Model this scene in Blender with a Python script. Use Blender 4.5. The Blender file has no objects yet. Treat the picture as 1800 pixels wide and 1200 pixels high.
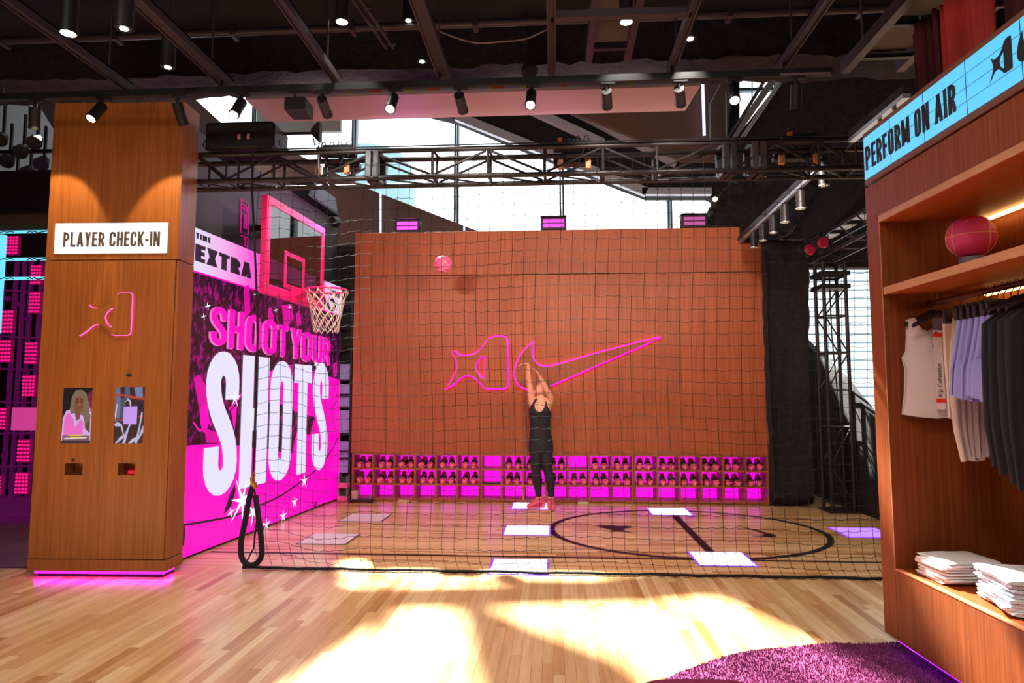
import bpy, bmesh, math, random
from mathutils import Vector, Matrix
random.seed(7)
PI = math.pi
sc = bpy.context.scene
COL = sc.collection
def R(d): return math.radians(d)

# ------------------------------------------------------------------ camera, sky, sun, exposure
FPX, PITCH, YAW, EYE = 1150.0, math.atan(94 / 1150.0), R(3.7), 1.55      # focal length in pixels of the 1800 wide frame
_fw = Vector((-math.sin(YAW), math.cos(YAW), 0))
CR = Vector((math.cos(YAW), math.sin(YAW), 0))
CF = _fw * math.cos(PITCH) + Vector((0, 0, math.sin(PITCH)))
CU = -_fw * math.sin(PITCH) + Vector((0, 0, math.cos(PITCH)))
CP = Vector((0, 0, EYE))
cam_d = bpy.data.cameras.new('camera'); cam = bpy.data.objects.new('camera', cam_d); COL.objects.link(cam)
cam_d.sensor_width = 36; cam_d.lens = 36 * FPX / 1800; cam_d.clip_start = .05; cam_d.clip_end = 200
m = Matrix((CR, CU, -CF)).transposed().to_4x4(); m.translation = CP; cam.matrix_world = m
sc.camera = cam
sc.view_settings.view_transform = 'Standard'; sc.view_settings.look = 'None'
sc.view_settings.exposure = 0.0; sc.view_settings.gamma = 1.0; sc.view_settings.use_curve_mapping = False
SUN_E, SKY_E = 74.0, 3.0
w = bpy.data.worlds.new('sky'); sc.world = w; w.use_nodes = True
nt = w.node_tree; nt.nodes.clear()
bg = nt.nodes.new('ShaderNodeBackground'); out = nt.nodes.new('ShaderNodeOutputWorld')
bg.inputs[0].default_value = (.93, .97, 1.0, 1); bg.inputs[1].default_value = SKY_E
nt.links.new(bg.outputs[0], out.inputs[0])
SUN_DIR = Vector((.337, -.941, -1.02)).normalized()                     # where the sunlight travels
sd = bpy.data.lights.new('sun', 'SUN'); sd.energy = SUN_E; sd.angle = R(1.6); sd.color = (1, .965, .91)
so = bpy.data.objects.new('sun', sd); COL.objects.link(so)
so.rotation_euler = SUN_DIR.to_track_quat('-Z', 'Y').to_euler()
def area(name, loc, aim, sx, sy, watts, color, parent=None):
    d = bpy.data.lights.new(name, 'AREA'); d.shape = 'RECTANGLE'; d.size = sx; d.size_y = sy; d.energy = watts; d.color = color
    o = bpy.data.objects.new(name, d); COL.objects.link(o); o.location = loc
    o.rotation_euler = (Vector(aim) - Vector(loc)).to_track_quat('-Z', 'Y').to_euler()
    if parent: o.parent = parent
    return o
def spot(name, loc, aim, watts, angle, color=(1, .95, .88), blend=.4, radius=.03, parent=None):
    d = bpy.data.lights.new(name, 'SPOT'); d.energy = watts; d.spot_size = R(angle); d.spot_blend = blend
    d.shadow_soft_size = radius; d.color = color
    o = bpy.data.objects.new(name, d); COL.objects.link(o); o.location = loc
    o.rotation_euler = (Vector(aim) - Vector(loc)).to_track_quat('-Z', 'Y').to_euler()
    if parent: o.parent = parent
    return o
# added area lights without lamp bodies, over and behind the visitor (outside the frame)
for i, (x, y) in enumerate(((-3.2, 1.2), (0.4, 1.4), (-1.6, -1.6), (1.8, -1.4))):
    area('added_fill_light', (x, y, 4.4), (x, y + .8, 0), 1.3, .5, 62, (1, .93, .84))

# ------------------------------------------------------------------ measuring: a pixel of the photograph to a place in the room
def ray(x, y): return CF + CR * ((x - 900) / FPX) + CU * ((600 - y) / FPX)
def atZ(x, y, z=0.0):
    r = ray(x, y); return CP + r * ((z - EYE) / r.z)
def atY(x, y, Y):
    r = ray(x, y); return CP + r * (Y / r.y)
def atX(x, y, X):
    r = ray(x, y); return CP + r * (X / r.x)
# ------------------------------------------------------------------ mesh helpers
def V3(*a): return Vector(a)
class MB:
    def __init__(s, M=None): s.v = []; s.f = []; s.M = M or Matrix()
    def add(s, vs, fs):
        b = len(s.v); M = s.M
        s.v += [tuple(M @ Vector(v)) for v in vs]; s.f += [tuple(b + i for i in f) for f in fs]; return s
    def box(s, x0, x1, y0, y1, z0, z1):
        return s.add([(x0,y0,z0),(x1,y0,z0),(x1,y1,z0),(x0,y1,z0),(x0,y0,z1),(x1,y0,z1),(x1,y1,z1),(x0,y1,z1)],
                     [(0,3,2,1),(4,5,6,7),(0,1,5,4),(1,2,6,5),(2,3,7,6),(3,0,4,7)])
    def bar(s, p, q, w, h=None, up=(0, 0, 1)):
        h = h or w; p = Vector(p); q = Vector(q); d = (q - p).normalized(); up = Vector(up)
        if abs(d.dot(up)) > .98: up = Vector((0, 1, 0))
        a = d.cross(up).normalized() * (w / 2); b = a.cross(d).normalized() * (h / 2)
        vs = [p - a - b, p + a - b, p + a + b, p - a + b, q - a - b, q + a - b, q + a + b, q - a + b]
        return s.add(vs, [(0,3,2,1),(4,5,6,7),(0,1,5,4),(1,2,6,5),(2,3,7,6),(3,0,4,7)])
    def cyl(s, p, q, r0, r1=None, n=12, cap=True):
        r1 = r0 if r1 is None else r1
        return s.tube([p, q], [r0, r1], n, cap=cap)
    def tube(s, pts, r, n=8, closed=False, cap=True, sx=1.0):
        pts = [Vector(p) for p in pts]; N = len(pts)
        rs = r if isinstance(r, (list, tuple)) else [r] * N
        vs = []; fs = []; prev = None
        for i in range(N):
            a = pts[i - 1] if (i > 0 or closed) else pts[i]
            b = pts[(i + 1) % N] if (i < N - 1 or closed) else pts[i]
            d = (b - a); d = d.normalized() if d.length > 1e-9 else Vector((0, 0, 1))
            if prev is None:
                up = Vector((0, 0, 1)) if abs(d.z) < .9 else Vector((1, 0, 0))
                u = d.cross(up).normalized()
            else:
                u = prev - d * prev.dot(d)
                u = u.normalized() if u.length > 1e-6 else d.orthogonal().normalized()
            prev = u; v = d.cross(u)
            for k in range(n):
                t = 2 * PI * k / n
                vs.append(pts[i] + (u * math.cos(t) * sx + v * math.sin(t)) * rs[i])
        for i in range(N if closed else N - 1):
            a = i * n; b = ((i + 1) % N) * n
            for k in range(n): fs.append((a + k, a + (k + 1) % n, b + (k + 1) % n, b + k))
        if cap and not closed:
            fs.append(tuple(range(n - 1, -1, -1))); fs.append(tuple((N - 1) * n + k for k in range(n)))
        return s.add(vs, fs)
    def loft(s, rings, cap=True):            # rings: lists of points, all of one length
        n = len(rings[0]); vs = [p for r in rings for p in r]; fs = []
        for i in range(len(rings) - 1):
            a = i * n; b = a + n
            for k in range(n): fs.append((a + k, a + (k + 1) % n, b + (k + 1) % n, b + k))
        if cap:
            fs.append(tuple(range(n - 1, -1, -1))); fs.append(tuple((len(rings) - 1) * n + k for k in range(n)))
        return s.add(vs, fs)
    def lathe(s, prof, c=(0, 0, 0), n=24, cap=True):
        rings = [[(c[0] + r * math.cos(2*PI*k/n), c[1] + r * math.sin(2*PI*k/n), c[2] + z) for k in range(n)] for r, z in prof]
        return s.loft(rings, cap)
    def prism(s, poly, d0, d1, fn=None):      # poly in 2D, extruded from d0 to d1; fn(a, b, depth) -> 3D
        fn = fn or (lambda a, b, d: (a, b, d)); n = len(poly)
        vs = [fn(a, b, d0) for a, b in poly] + [fn(a, b, d1) for a, b in poly]
        fs = [tuple(range(n - 1, -1, -1)), tuple(range(n, 2 * n))]
        fs += [(i, (i + 1) % n, n + (i + 1) % n, n + i) for i in range(n)]
        return s.add(vs, fs)
    def quad(s, a, b, c, d): return s.add([a, b, c, d], [(0, 1, 2, 3)])
    def face(s, pts): return s.add(pts, [tuple(range(len(pts)))])
    def grid(s, fn, nu, nv, cu=False):        # fn(u, v) with u, v in 0..1
        vs = [fn(i / nu, j / nv) for i in range(nu + 1) for j in range(nv + 1)]
        fs = [(i*(nv+1)+j, (i+1)*(nv+1)+j, (i+1)*(nv+1)+j+1, i*(nv+1)+j+1) for i in range(nu) for j in range(nv)]
        return s.add(vs, fs)
    def ball(s, c, rx, ry=None, rz=None, nu=16, nv=10):
        ry = ry or rx; rz = rz or rx
        rings = []
        for j in range(nv + 1):
            t = PI * j / nv; rr = max(math.sin(t), .02)
            rings.append([(c[0] + rx*rr*math.cos(2*PI*k/nu), c[1] + ry*rr*math.sin(2*PI*k/nu), c[2] - rz*math.cos(t)) for k in range(nu)])
        return s.loft(rings)
    def mesh(s, name, mat=None, sharp=38):
        me = bpy.data.meshes.new(name); me.from_pydata(s.v, [], s.f)
        bm = bmesh.new(); bm.from_mesh(me); bmesh.ops.recalc_face_normals(bm, faces=bm.faces); bm.to_mesh(me); bm.free()
        if sharp:
            for p in me.polygons: p.use_smooth = True
            me.set_sharp_from_angle(angle=R(sharp))
        if mat: me.materials.append(mat)
        return me
    def obj(s, name, mat=None, parent=None, sharp=38, bevel=0, **kw):
        return ob(name, s.mesh(name, mat, sharp), parent, bevel=bevel, **kw)
def ob(name, me, parent=None, loc=None, rot=None, bevel=0, label=None, cat=None, group=None, kind=None):
    o = bpy.data.objects.new(name, me); COL.objects.link(o)
    if parent is not None: o.parent = parent
    if loc is not None: o.location = loc
    if rot is not None: o.rotation_euler = rot
    if bevel:
        b = o.modifiers.new('edge', 'BEVEL'); b.width = bevel; b.segments = 2; b.limit_method = 'ANGLE'; b.angle_limit = R(40)
    tag(o, label, cat, group, kind); return o
def tag(o, label=None, cat=None, group=None, kind=None):
    if label: o['label'] = label
    if cat: o['category'] = cat
    if group: o['group'] = group
    if kind: o['kind'] = kind
    return o
def thing(name, label, cat, loc=(0, 0, 0), rz=0, group=None, kind=None):
    o = bpy.data.objects.new(name, None); o.empty_display_size = .1; COL.objects.link(o)
    o.location = loc; o.rotation_euler = (0, 0, rz)
    return tag(o, label, cat, group, kind)
def kids(o): return [c for c in bpy.data.objects if c.parent == o]
def copy_tree(o, loc=None, rot=None, label=None, group=None, scale=None):
    r = o.copy(); COL.objects.link(r)
    if loc is not None: r.location = loc
    if rot is not None: r.rotation_euler = rot
    if scale is not None: r.scale = scale
    if label: r['label'] = label
    if group: r['group'] = group
    for ch in TREE.get(o.name) or kids(o):
        c = ch.copy(); COL.objects.link(c); c.parent = r
        for g in TREE.get(ch.name) or kids(ch):
            d = g.copy(); COL.objects.link(d); d.parent = c
    return r
TREE = {}
def frame(o, x, y=None, z=(0, 0, 1)):
    x = Vector(x).normalized(); z = Vector(z).normalized(); y = z.cross(x)
    M = Matrix((x, y, z)).transposed().to_4x4(); M.translation = Vector(o); return M
def arc(cx, cy, rx, ry, a0, a1, n=10):
    return [(cx + rx * math.cos(R(a0 + (a1 - a0) * i / n)), cy + ry * math.sin(R(a0 + (a1 - a0) * i / n))) for i in range(n + 1)]
def smooth_poly(pts, n=4, closed=True):       # Catmull-Rom through the points
    P = [Vector(p) for p in pts]; N = len(P); o = []
    for i in range(N if closed else N - 1):
        a, b, c, d = (P[(i - 1) % N] if closed or i else P[0]), P[i], P[(i + 1) % N], (P[(i + 2) % N] if closed or i + 2 < N else P[-1])
        for k in range(n):
            t = k / n
            o.append(.5 * ((2*b) + (c - a)*t + (2*a - 5*b + 4*c - d)*t*t + (3*b - a - 3*c + d)*t*t*t))
    if not closed: o.append(P[-1])
    return [tuple(p) for p in o]

# ------------------------------------------------------------------ materials
def lin(c):
    return tuple((x / 255 / 12.92 if x / 255 <= .04045 else ((x / 255 + .055) / 1.055) ** 2.4) for x in c)
MATS = {}
def nodes(name):
    m = bpy.data.materials.new(name); m.use_nodes = True; nt = m.node_tree
    return m, nt, nt.nodes['Principled BSDF'], nt.nodes.new, nt.links.new
def pm(name, rgb, rough=.5, metal=0.0, emit=None, es=1.0, bump=0, bscale=60, vary=0, vscale=8, coat=0, spec=None, alpha=None):
    if name in MATS: return MATS[name]
    m, nt, b, new, link = nodes(name)
    c = lin(rgb); b.inputs['Base Color'].default_value = (*c, 1)
    b.inputs['Roughness'].default_value = rough; b.inputs['Metallic'].default_value = metal
    if coat: b.inputs['Coat Weight'].default_value = coat; b.inputs['Coat Roughness'].default_value = .15
    if spec is not None: b.inputs['Specular IOR Level'].default_value = spec
    if emit:
        b.inputs['Emission Color'].default_value = (*lin(emit), 1); b.inputs['Emission Strength'].default_value = es
    if bump or vary:
        tc = new('ShaderNodeNewGeometry'); nz = new('ShaderNodeTexNoise'); nz.inputs['Detail'].default_value = 5
        link(tc.outputs['Position'], nz.inputs['Vector'])
        nz.inputs['Scale'].default_value = bscale if bump else vscale
        if bump:
            bp = new('ShaderNodeBump'); bp.inputs['Strength'].default_value = bump; bp.inputs['Distance'].default_value = .02
            link(nz.outputs['Fac'], bp.inputs['Height']); link(bp.outputs['Normal'], b.inputs['Normal'])
        if vary:
            n2 = new('ShaderNodeTexNoise'); n2.inputs['Scale'].default_value = vscale; n2.inputs['Detail'].default_value = 4
            link(tc.outputs['Position'], n2.inputs['Vector'])
            rp = new('ShaderNodeValToRGB'); e = rp.color_ramp.elements
            e[0].position = .3; e[1].position = .7
            e[0].color = (*[x * (1 - vary) for x in c], 1); e[1].color = (*[min(1, x * (1 + vary)) for x in c], 1)
            link(n2.outputs['Fac'], rp.inputs['Fac']); link(rp.outputs['Color'], b.inputs['Base Color'])
    MATS[name] = m; return m
def glow(name, rgb, es=1.0, base=(20, 20, 20)):
    return pm(name, base, .4, emit=rgb, es=es)
def wood(name, c1, c2, axis='z', scale=1.0, rough=.38, rand=0.0, bump=.06):
    if name in MATS: return MATS[name]
    m, nt, b, new, link = nodes(name)
    g = new('ShaderNodeNewGeometry'); mp = new('ShaderNodeMapping'); oi = new('ShaderNodeObjectInfo')
    link(g.outputs['Position'], mp.inputs['Vector'])
    s = {'z': (55, 55, 1.3), 'y': (55, 1.3, 55), 'x': (1.3, 55, 55)}[axis]
    mp.inputs['Scale'].default_value = tuple(k * scale for k in s)
    cmb = new('ShaderNodeVectorMath'); cmb.operation = 'MULTIPLY_ADD'
    cx = new('ShaderNodeCombineXYZ'); link(oi.outputs['Random'], cx.inputs[0]); link(oi.outputs['Random'], cx.inputs[1]); link(oi.outputs['Random'], cx.inputs[2])
    link(cx.outputs[0], cmb.inputs[0]); cmb.inputs[1].default_value = (31, 17, 23); link(mp.outputs[0], cmb.inputs[2])
    nz = new('ShaderNodeTexNoise'); nz.inputs['Scale'].default_value = 1.0; nz.inputs['Detail'].default_value = 6; nz.inputs['Roughness'].default_value = .62
    link(cmb.outputs[0], nz.inputs['Vector'])
    rp = new('ShaderNodeValToRGB'); e = rp.color_ramp.elements; e[0].position = .32; e[1].position = .7
    e[0].color = (*lin(c1), 1); e[1].color = (*lin(c2), 1); link(nz.outputs['Fac'], rp.inputs['Fac'])
    hs = new('ShaderNodeHueSaturation')
    ma = new('ShaderNodeMath'); ma.operation = 'MULTIPLY_ADD'; link(oi.outputs['Random'], ma.inputs[0]); ma.inputs[1].default_value = rand; ma.inputs[2].default_value = 1 - rand / 2
    link(ma.outputs[0], hs.inputs['Value']); link(rp.outputs['Color'], hs.inputs['Color']); link(hs.outputs['Color'], b.inputs['Base Color'])
    b.inputs['Roughness'].default_value = rough
    bp = new('ShaderNodeBump'); bp.inputs['Strength'].default_value = bump; bp.inputs['Distance'].default_value = .01
    link(nz.outputs['Fac'], bp.inputs['Height']); link(bp.outputs['Normal'], b.inputs['Normal'])
    MATS[name] = m; return m
def plank_mat(name, axis, island, rough=.24):
    m, nt, b, new, link = nodes(name)
    g = new('ShaderNodeNewGeometry'); mp = new('ShaderNodeMapping'); link(g.outputs['Position'], mp.inputs['Vector'])
    mp.inputs['Scale'].default_value = (38, 2.2, 38) if axis == 'y' else (2.2, 38, 38)
    if island: rnd = g.outputs['Random Per Island']
    else: rnd = new('ShaderNodeObjectInfo').outputs['Random']
    cx = new('ShaderNodeCombineXYZ'); link(rnd, cx.inputs[0]); link(rnd, cx.inputs[1]); link(rnd, cx.inputs[2])
    va = new('ShaderNodeVectorMath'); va.operation = 'MULTIPLY_ADD'; va.inputs[1].default_value = (37, 53, 19)
    link(cx.outputs[0], va.inputs[0]); link(mp.outputs[0], va.inputs[2])
    nz = new('ShaderNodeTexNoise'); nz.inputs['Scale'].default_value = 1; nz.inputs['Detail'].default_value = 5; link(va.outputs[0], nz.inputs['Vector'])
    rp = new('ShaderNodeValToRGB'); el = rp.color_ramp.elements
    el[0].position = 0; el[0].color = (*lin((184, 130, 77)), 1); el[1].position = 1; el[1].color = (*lin((236, 201, 151)), 1)
    e = el.new(.18); e.color = (*lin((210, 161, 105)), 1); e = el.new(.55); e.color = (*lin((223, 181, 126)), 1)
    link(rnd, rp.inputs['Fac'])
    mx = new('ShaderNodeMix'); mx.data_type = 'RGBA'; mx.blend_type = 'MULTIPLY'; mx.inputs['Factor'].default_value = .45
    r2 = new('ShaderNodeValToRGB'); r2.color_ramp.elements[0].color = (.62, .55, .46, 1); r2.color_ramp.elements[1].color = (1, 1, 1, 1)
    r2.color_ramp.elements[0].position = .3; r2.color_ramp.elements[1].position = .62
    link(nz.outputs['Fac'], r2.inputs['Fac']); link(rp.outputs['Color'], mx.inputs['A']); link(r2.outputs['Color'], mx.inputs['B'])
    link(mx.outputs['Result'], b.inputs['Base Color']); b.inputs['Roughness'].default_value = rough
    return m

# ------------------------------------------------------------------ block lettering (flat print and cut letters)
def glyph(ch, W, w):
    h = w / 2; x0, x1, y0, y1 = h, W - h, h, 1 - h; rx = (x1 - x0) / 2; ry = min(rx * 1.15, .5 - h); cx = W / 2
    top = arc(cx, y1 - ry, rx, ry, 0, 180); bot = arc(cx, y0 + ry, rx, ry, 180, 360)
    st = lambda x: ([(x, 0), (x, 1)], False)
    if ch == 'O': return [(top + bot, True)]
    if ch == 'C': return [([(x1, .64)] + top + bot + [(x1, .36)], False)]
    if ch == 'U': return [([(x0, 1)] + bot + [(x1, 1)], False)]
    if ch == 'S':
        a, b = (x0, y1 - ry), (x1, y0 + ry); sp = []
        for i in range(1, 10):
            t = i / 10; k = 1 - t
            c1 = (x0, .52); c2 = (x1, .48)
            sp.append(tuple(k**3*a[j] + 3*k*k*t*c1[j] + 3*k*t*t*c2[j] + t**3*b[j] for j in (0, 1)))
        return [([(x1, .66)] + top + sp + arc(cx, y0 + ry, rx, ry, 0, -180) + [(x0, .34)], False)]
    if ch in 'PR':
        ym = .44; r = (y1 - ym) / 2; r2 = min(r, x1 - x0)
        o = [st(x0), ([(x0, y1), (x1 - r2, y1)] + arc(x1 - r2, y1 - r2, r2, r2, 90, 0, 5) + arc(x1 - r2, ym + r2, r2, r2, 0, -90, 5) + [(x0, ym)], False)]
        if ch == 'R': o.append(([(cx, ym), (x1 - w * .12, .2), (x1, 0)], False))
        return o
    if ch == 'D': return [st(x0), ([(x0, y1), (x1 - rx, y1)] + arc(x1 - rx, y1 - ry, rx, ry, 90, 0, 6) + arc(x1 - rx, y0 + ry, rx, ry, 0, -90, 6) + [(x0, y0)], False)]
    if ch == 'L': return [st(x0), ([(x0, y0), (W, y0)], False)]
    if ch == 'I': return [st(W / 2)]
    if ch == 'T': return [([(0, y1), (W, y1)], False), st(cx)]
    if ch == 'E': return [st(x0), ([(x0, y1), (W, y1)], False), ([(x0, .51), (W * .94, .51)], False), ([(x0, y0), (W, y0)], False)]
    if ch == 'F': return [st(x0), ([(x0, y1), (W, y1)], False), ([(x0, .48), (W * .92, .48)], False)]
    if ch == 'H': return [st(x0), st(x1), ([(x0, .51), (x1, .51)], False)]
    if ch == 'N': return [st(x0), st(x1), ([(x0, 1 + h * .3), (x1, -h * .3)], False)]
    if ch == 'M': return [st(x0), st(x1), ([(x0, 1.05), (cx, .1)], False), ([(x1, 1.05), (cx, .1)], False)]
    if ch == 'A': return [([(h * .9, -.02), (cx, 1.02)], False), ([(W - h * .9, -.02), (cx, 1.02)], False), ([(W * .25, .27), (W * .75, .27)], False)]
    if ch == 'Y': return [([(h * .9, 1.02), (cx, .42)], False), ([(W - h * .9, 1.02), (cx, .42)], False), ([(cx, .5), (cx, 0)], False)]
    if ch == 'X': return [([(h, -.03), (W - h, 1.03)], False), ([(h, 1.03), (W - h, -.03)], False)]
    if ch == 'K': return [st(x0), ([(x0, .35), (W - h * .8, 1.03)], False), ([(x0 + (x1 - x0) * .3, .55), (W - h * .8, -.03)], False)]
    if ch == '-': return [([(0, .42), (W, .42)], False)]
    return []
def sweep(pts, w, closed=False):
    P = [Vector((p[0], p[1])) for p in pts]
    Q = [P[0]]
    for p in P[1:]:
        if (p - Q[-1]).length > 1e-5: Q.append(p)
    if closed and (Q[0] - Q[-1]).length < 1e-5: Q.pop()
    N = len(Q); L = []
    for i in range(N):
        a = Q[i - 1] if (i or closed) else None; b = Q[(i + 1) % N] if (i < N - 1 or closed) else None
        d1 = (Q[i] - a).normalized() if a is not None else None; d2 = (b - Q[i]).normalized() if b is not None else None
        if d1 is None: d1 = d2
        if d2 is None: d2 = d1
        n1 = Vector((-d1.y, d1.x)); n2 = Vector((-d2.y, d2.x)); nn = (n1 + n2)
        nn = nn.normalized() if nn.length > 1e-4 else n1
        k = min(1 / max(nn.dot(n1), .4), 1.8)
        L.append((Q[i] + nn * (w / 2 * k), Q[i] - nn * (w / 2 * k)))
    qs = []
    for i in range(N if closed else N - 1):
        a, b = L[i], L[(i + 1) % N]; qs.append((a[1], b[1], b[0], a[0]))
    return qs
def letter(mb, ch, ox, oy, W, H, w, fn, hk=1.0, depth=0):    # one letter in cap height H, width W, upright stem w, level stroke w * hk; fn(x, y, depth)
    for pts, cl in glyph(ch, W / H * hk, w / H * hk):
        for q in sweep(pts, w / H * hk, cl):
            q = [(ox + p.x * H / hk, oy + min(1, max(0, p.y)) * H) for p in q]
            if depth: mb.prism(q, 0, depth, fn)
            else: mb.face([fn(a, b, 0) for a, b in q])
WIDE = {'M': 1.32, 'W': 1.4, 'I': None, '-': .6, 'N': 1.05, 'L': .86, 'E': .86, 'F': .84, 'A': 1.08}
def word(each, text, x, y, H, W, w, gap, fn, space=None, depth=0, measure=False, hk=1.0):
    for ch in text:
        if ch == ' ': x += space or W * .5; continue
        k = WIDE.get(ch, 1); wd = w if ch == 'I' else W * k
        if not measure:
            mb = MB(); letter(mb, ch, x, y, wd, H, w, fn, hk, depth); mb.obj(each[0], each[1], each[2], sharp=0)
        x += wd + gap
    return x - gap
def word_fit(each, text, x0, x1, y, H, stem, fn, gapk=.22, spk=.55, depth=0, hk=1.0):   # choose letter width so that the word spans x0..x1
    lo, hi = stem * 1.3, (x1 - x0)
    for _ in range(40):
        W = (lo + hi) / 2
        if word(None, text, 0, 0, H, W, stem, stem * gapk, None, W * spk, measure=True) > x1 - x0: hi = W
        else: lo = W
    word(each, text, x0, y, H, lo, stem, stem * gapk, fn, lo * spk, depth, hk=hk)
# ------------------------------------------------------------------ palette
M_BLACK = pm('black_paint', (22, 20, 23), .55, bump=.02, bscale=40)
M_BLK2 = pm('black_metal', (26, 23, 26), .5)
M_TRUSS = pm('truss_metal', (44, 36, 36), .45, metal=.25)
M_STRUT = pm('strut_metal', (58, 46, 52), .5, metal=.35)
M_FIRE = pm('fireproofing', (32, 26, 29), .95, bump=1.0, bscale=26, vary=.5, vscale=14)
M_DARK = pm('dark_ceiling', (22, 19, 21), .9, bump=.3, bscale=20)
M_DECK = pm('ceiling_deck', (74, 64, 64), .8)
M_WHITE = pm('white_paint', (232, 228, 226), .55)
M_GREY = pm('grey_paint', (128, 132, 130), .7)
M_WALLDK = pm('charcoal_wall', (64, 67, 64), .6)
M_BROWN = pm('brown_wall', (96, 72, 64), .7, vary=.12, vscale=30)
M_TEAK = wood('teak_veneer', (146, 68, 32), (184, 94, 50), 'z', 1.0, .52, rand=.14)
M_TEAKX = wood('teak_veneer_lying', (150, 66, 30), (186, 92, 46), 'y', 1.0, .36)
M_KIOSK = wood('kiosk_veneer', (138, 78, 36), (176, 106, 54), 'z', 1.1, .4, rand=.05)
M_EDGE = wood('veneer_edge', (170, 118, 84), (196, 146, 108), 'y', .6, .45)
M_PINK = glow('magenta_light', (255, 14, 226), 1.15)
M_BULB = glow('lamp_lens', (255, 246, 232), 9.0)
M_BLKP = pm('court_paint', (24, 8, 20), .45, spec=.2)
M_GLASS, nt, b, new, link = nodes('clear_glass')
nt.nodes.remove(b); tr = new('ShaderNodeBsdfTransparent'); gl = new('ShaderNodeBsdfGlossy'); fr = new('ShaderNodeFresnel'); mx = new('ShaderNodeMixShader')
tr.inputs[0].default_value = (.93, .95, .95, 1); gl.inputs['Roughness'].default_value = .02
geo = new('ShaderNodeNewGeometry'); mr_ = new('ShaderNodeMapRange'); mr_.inputs['To Min'].default_value = 1.5; mr_.inputs['To Max'].default_value = 1 / 1.5
link(geo.outputs['Backfacing'], mr_.inputs['Value']); link(mr_.outputs[0], fr.inputs[0])
link(fr.outputs[0], mx.inputs[0]); link(tr.outputs[0], mx.inputs[1]); link(gl.outputs[0], mx.inputs[2])
link(mx.outputs[0], nt.nodes['Material Output'].inputs[0])

M_SUNDIM = M_GLASS.copy(); M_SUNDIM.name = 'sun_dimming_glass'  # tint made up to weaken the sun patches on the floor
for n_ in M_SUNDIM.node_tree.nodes:
    if n_.type == 'BSDF_TRANSPARENT': n_.inputs[0].default_value = (.86, .86, .85, 1)

M_SMOKE = M_GLASS.copy(); M_SMOKE.name = 'smoked_glass'
for n_ in M_SMOKE.node_tree.nodes:
    if n_.type == 'BSDF_TRANSPARENT': n_.inputs[0].default_value = (.34, .32, .33, 1)
    if n_.type == 'MAP_RANGE': n_.inputs['To Min'].default_value = 2.0; n_.inputs['To Max'].default_value = .5

# ------------------------------------------------------------------ floor
fl = MB().box(-9.2, 7.6, -5.2, 13.2, -.2, -.02).obj('floor', pm('subfloor', (120, 84, 50), .5), sharp=0)
tag(fl, 'maple floor of narrow boards with a basketball court beyond the net', 'floor', kind='structure')
MP = plank_mat('maple_board', 'y', False); MPI = plank_mat('maple_boards_far', 'y', True)
PW = .0635
um = MB().box(0, 1, 0, 1, -.018, 0).mesh('plank', MP, sharp=0)
cand = []
x = -6.3
while x < 2.75:
    y = 1.6 - random.random()
    ymax = 5.72 if x < -4.45 else 5.86
    while y < ymax - .02:
        L = random.uniform(.45, 1.35); y1 = min(y + L, ymax)
        if ymax - y1 < .12: y1 = ymax
        c = Vector((x + PW / 2, (y + y1) / 2, 0)) - CP
        dz = c.dot(CF); px = 900 + FPX * c.dot(CR) / max(dz, .1)
        vis = dz > 2.6 and -120 < px < 1640 and y1 > 3.35 and not (x > .9 and y1 < 4.1)
        cand.append((vis, -dz, x, y, y1)); y = y1
    x += PW
cand.sort(key=lambda c: (not c[0], -c[1]))
far = MB()
for i, (v, d, x, y, y1) in enumerate(cand):
    if v and i < 300:
        o = ob('plank', um, fl, loc=(x + .0006, y + .0006, random.uniform(-.0006, 0))); o.scale = (PW - .0012, y1 - y - .0012, 1)
    else: far.box(x + .0006, x + PW - .0006, y + .0006, y1 - .0006, -.018, 0)
far.obj('plank_field', MPI, fl, sharp=0, kind='stuff')
# the court: thin strips laid across
MCI = plank_mat('court_strip', 'x', True, .2)
ct = MB(); y = 5.862
while y < 9.97:
    x = -3.6 - random.random() * .8
    while x < 7.5:
        L = random.uniform(.6, 1.8); x1 = min(x + L, 7.5)
        ct.box(max(x, -3.6), x1 - .0008, y, y + .0562, -.018, 0); x = x1
    y += .057
ct.obj('court_boards', MCI, fl, sharp=0, kind='stuff')
MB().box(-5.7, 7.5, -5, 1.6, -.018, 0).obj('entrance_boards', MPI, fl, sharp=0)
# painted lines: flat paint on the boards
pl = MB(); pl.box(-3.42, 4.4, 6.405, 6.455, 0, .0015); pl.obj('sideline', M_BLKP, fl, sharp=0)
N = 72; CX, CY, RX, RY = 1.49, 7.76, 1.53, 1.31
c = MB()
for i in range(N):
    a0, a1 = 2 * PI * i / N, 2 * PI * (i + 1) / N
    q = [(CX + (RX + s) * math.cos(a), CY + (RY + s) * math.sin(a)) for a, s in ((a0, .035), (a1, .035), (a1, -.035), (a0, -.035))]
    c.prism(q, .0005, .002)
c.obj('centre_circle', M_BLKP, fl, sharp=0)
MB().box(1.49, 1.58, 6.47, 9.05, .0005, .002).obj('half_court_line', M_BLKP, fl, sharp=0)
def fpoly(name, pts):
    MB().prism([tuple(atZ(x, y)[:2]) for x, y in pts], .0005, .0022).obj(name, M_BLKP, fl, sharp=0)
fpoly('painted_star_mark', [(1046, 924), (1109, 924), (1111, 926.5), (1098, 929), (1095, 932), (1116, 937.5), (1094, 934.6), (1084, 934), (1070, 935.6), (1077, 932), (1067, 928.6), (1056, 927)])
fpoly('painted_tick_mark', [(1292, 922.5), (1320, 929), (1350, 936.5), (1364, 941), (1365, 943.5), (1356, 944.2), (1322, 942), (1341, 941), (1343, 938), (1330, 934)])

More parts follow.
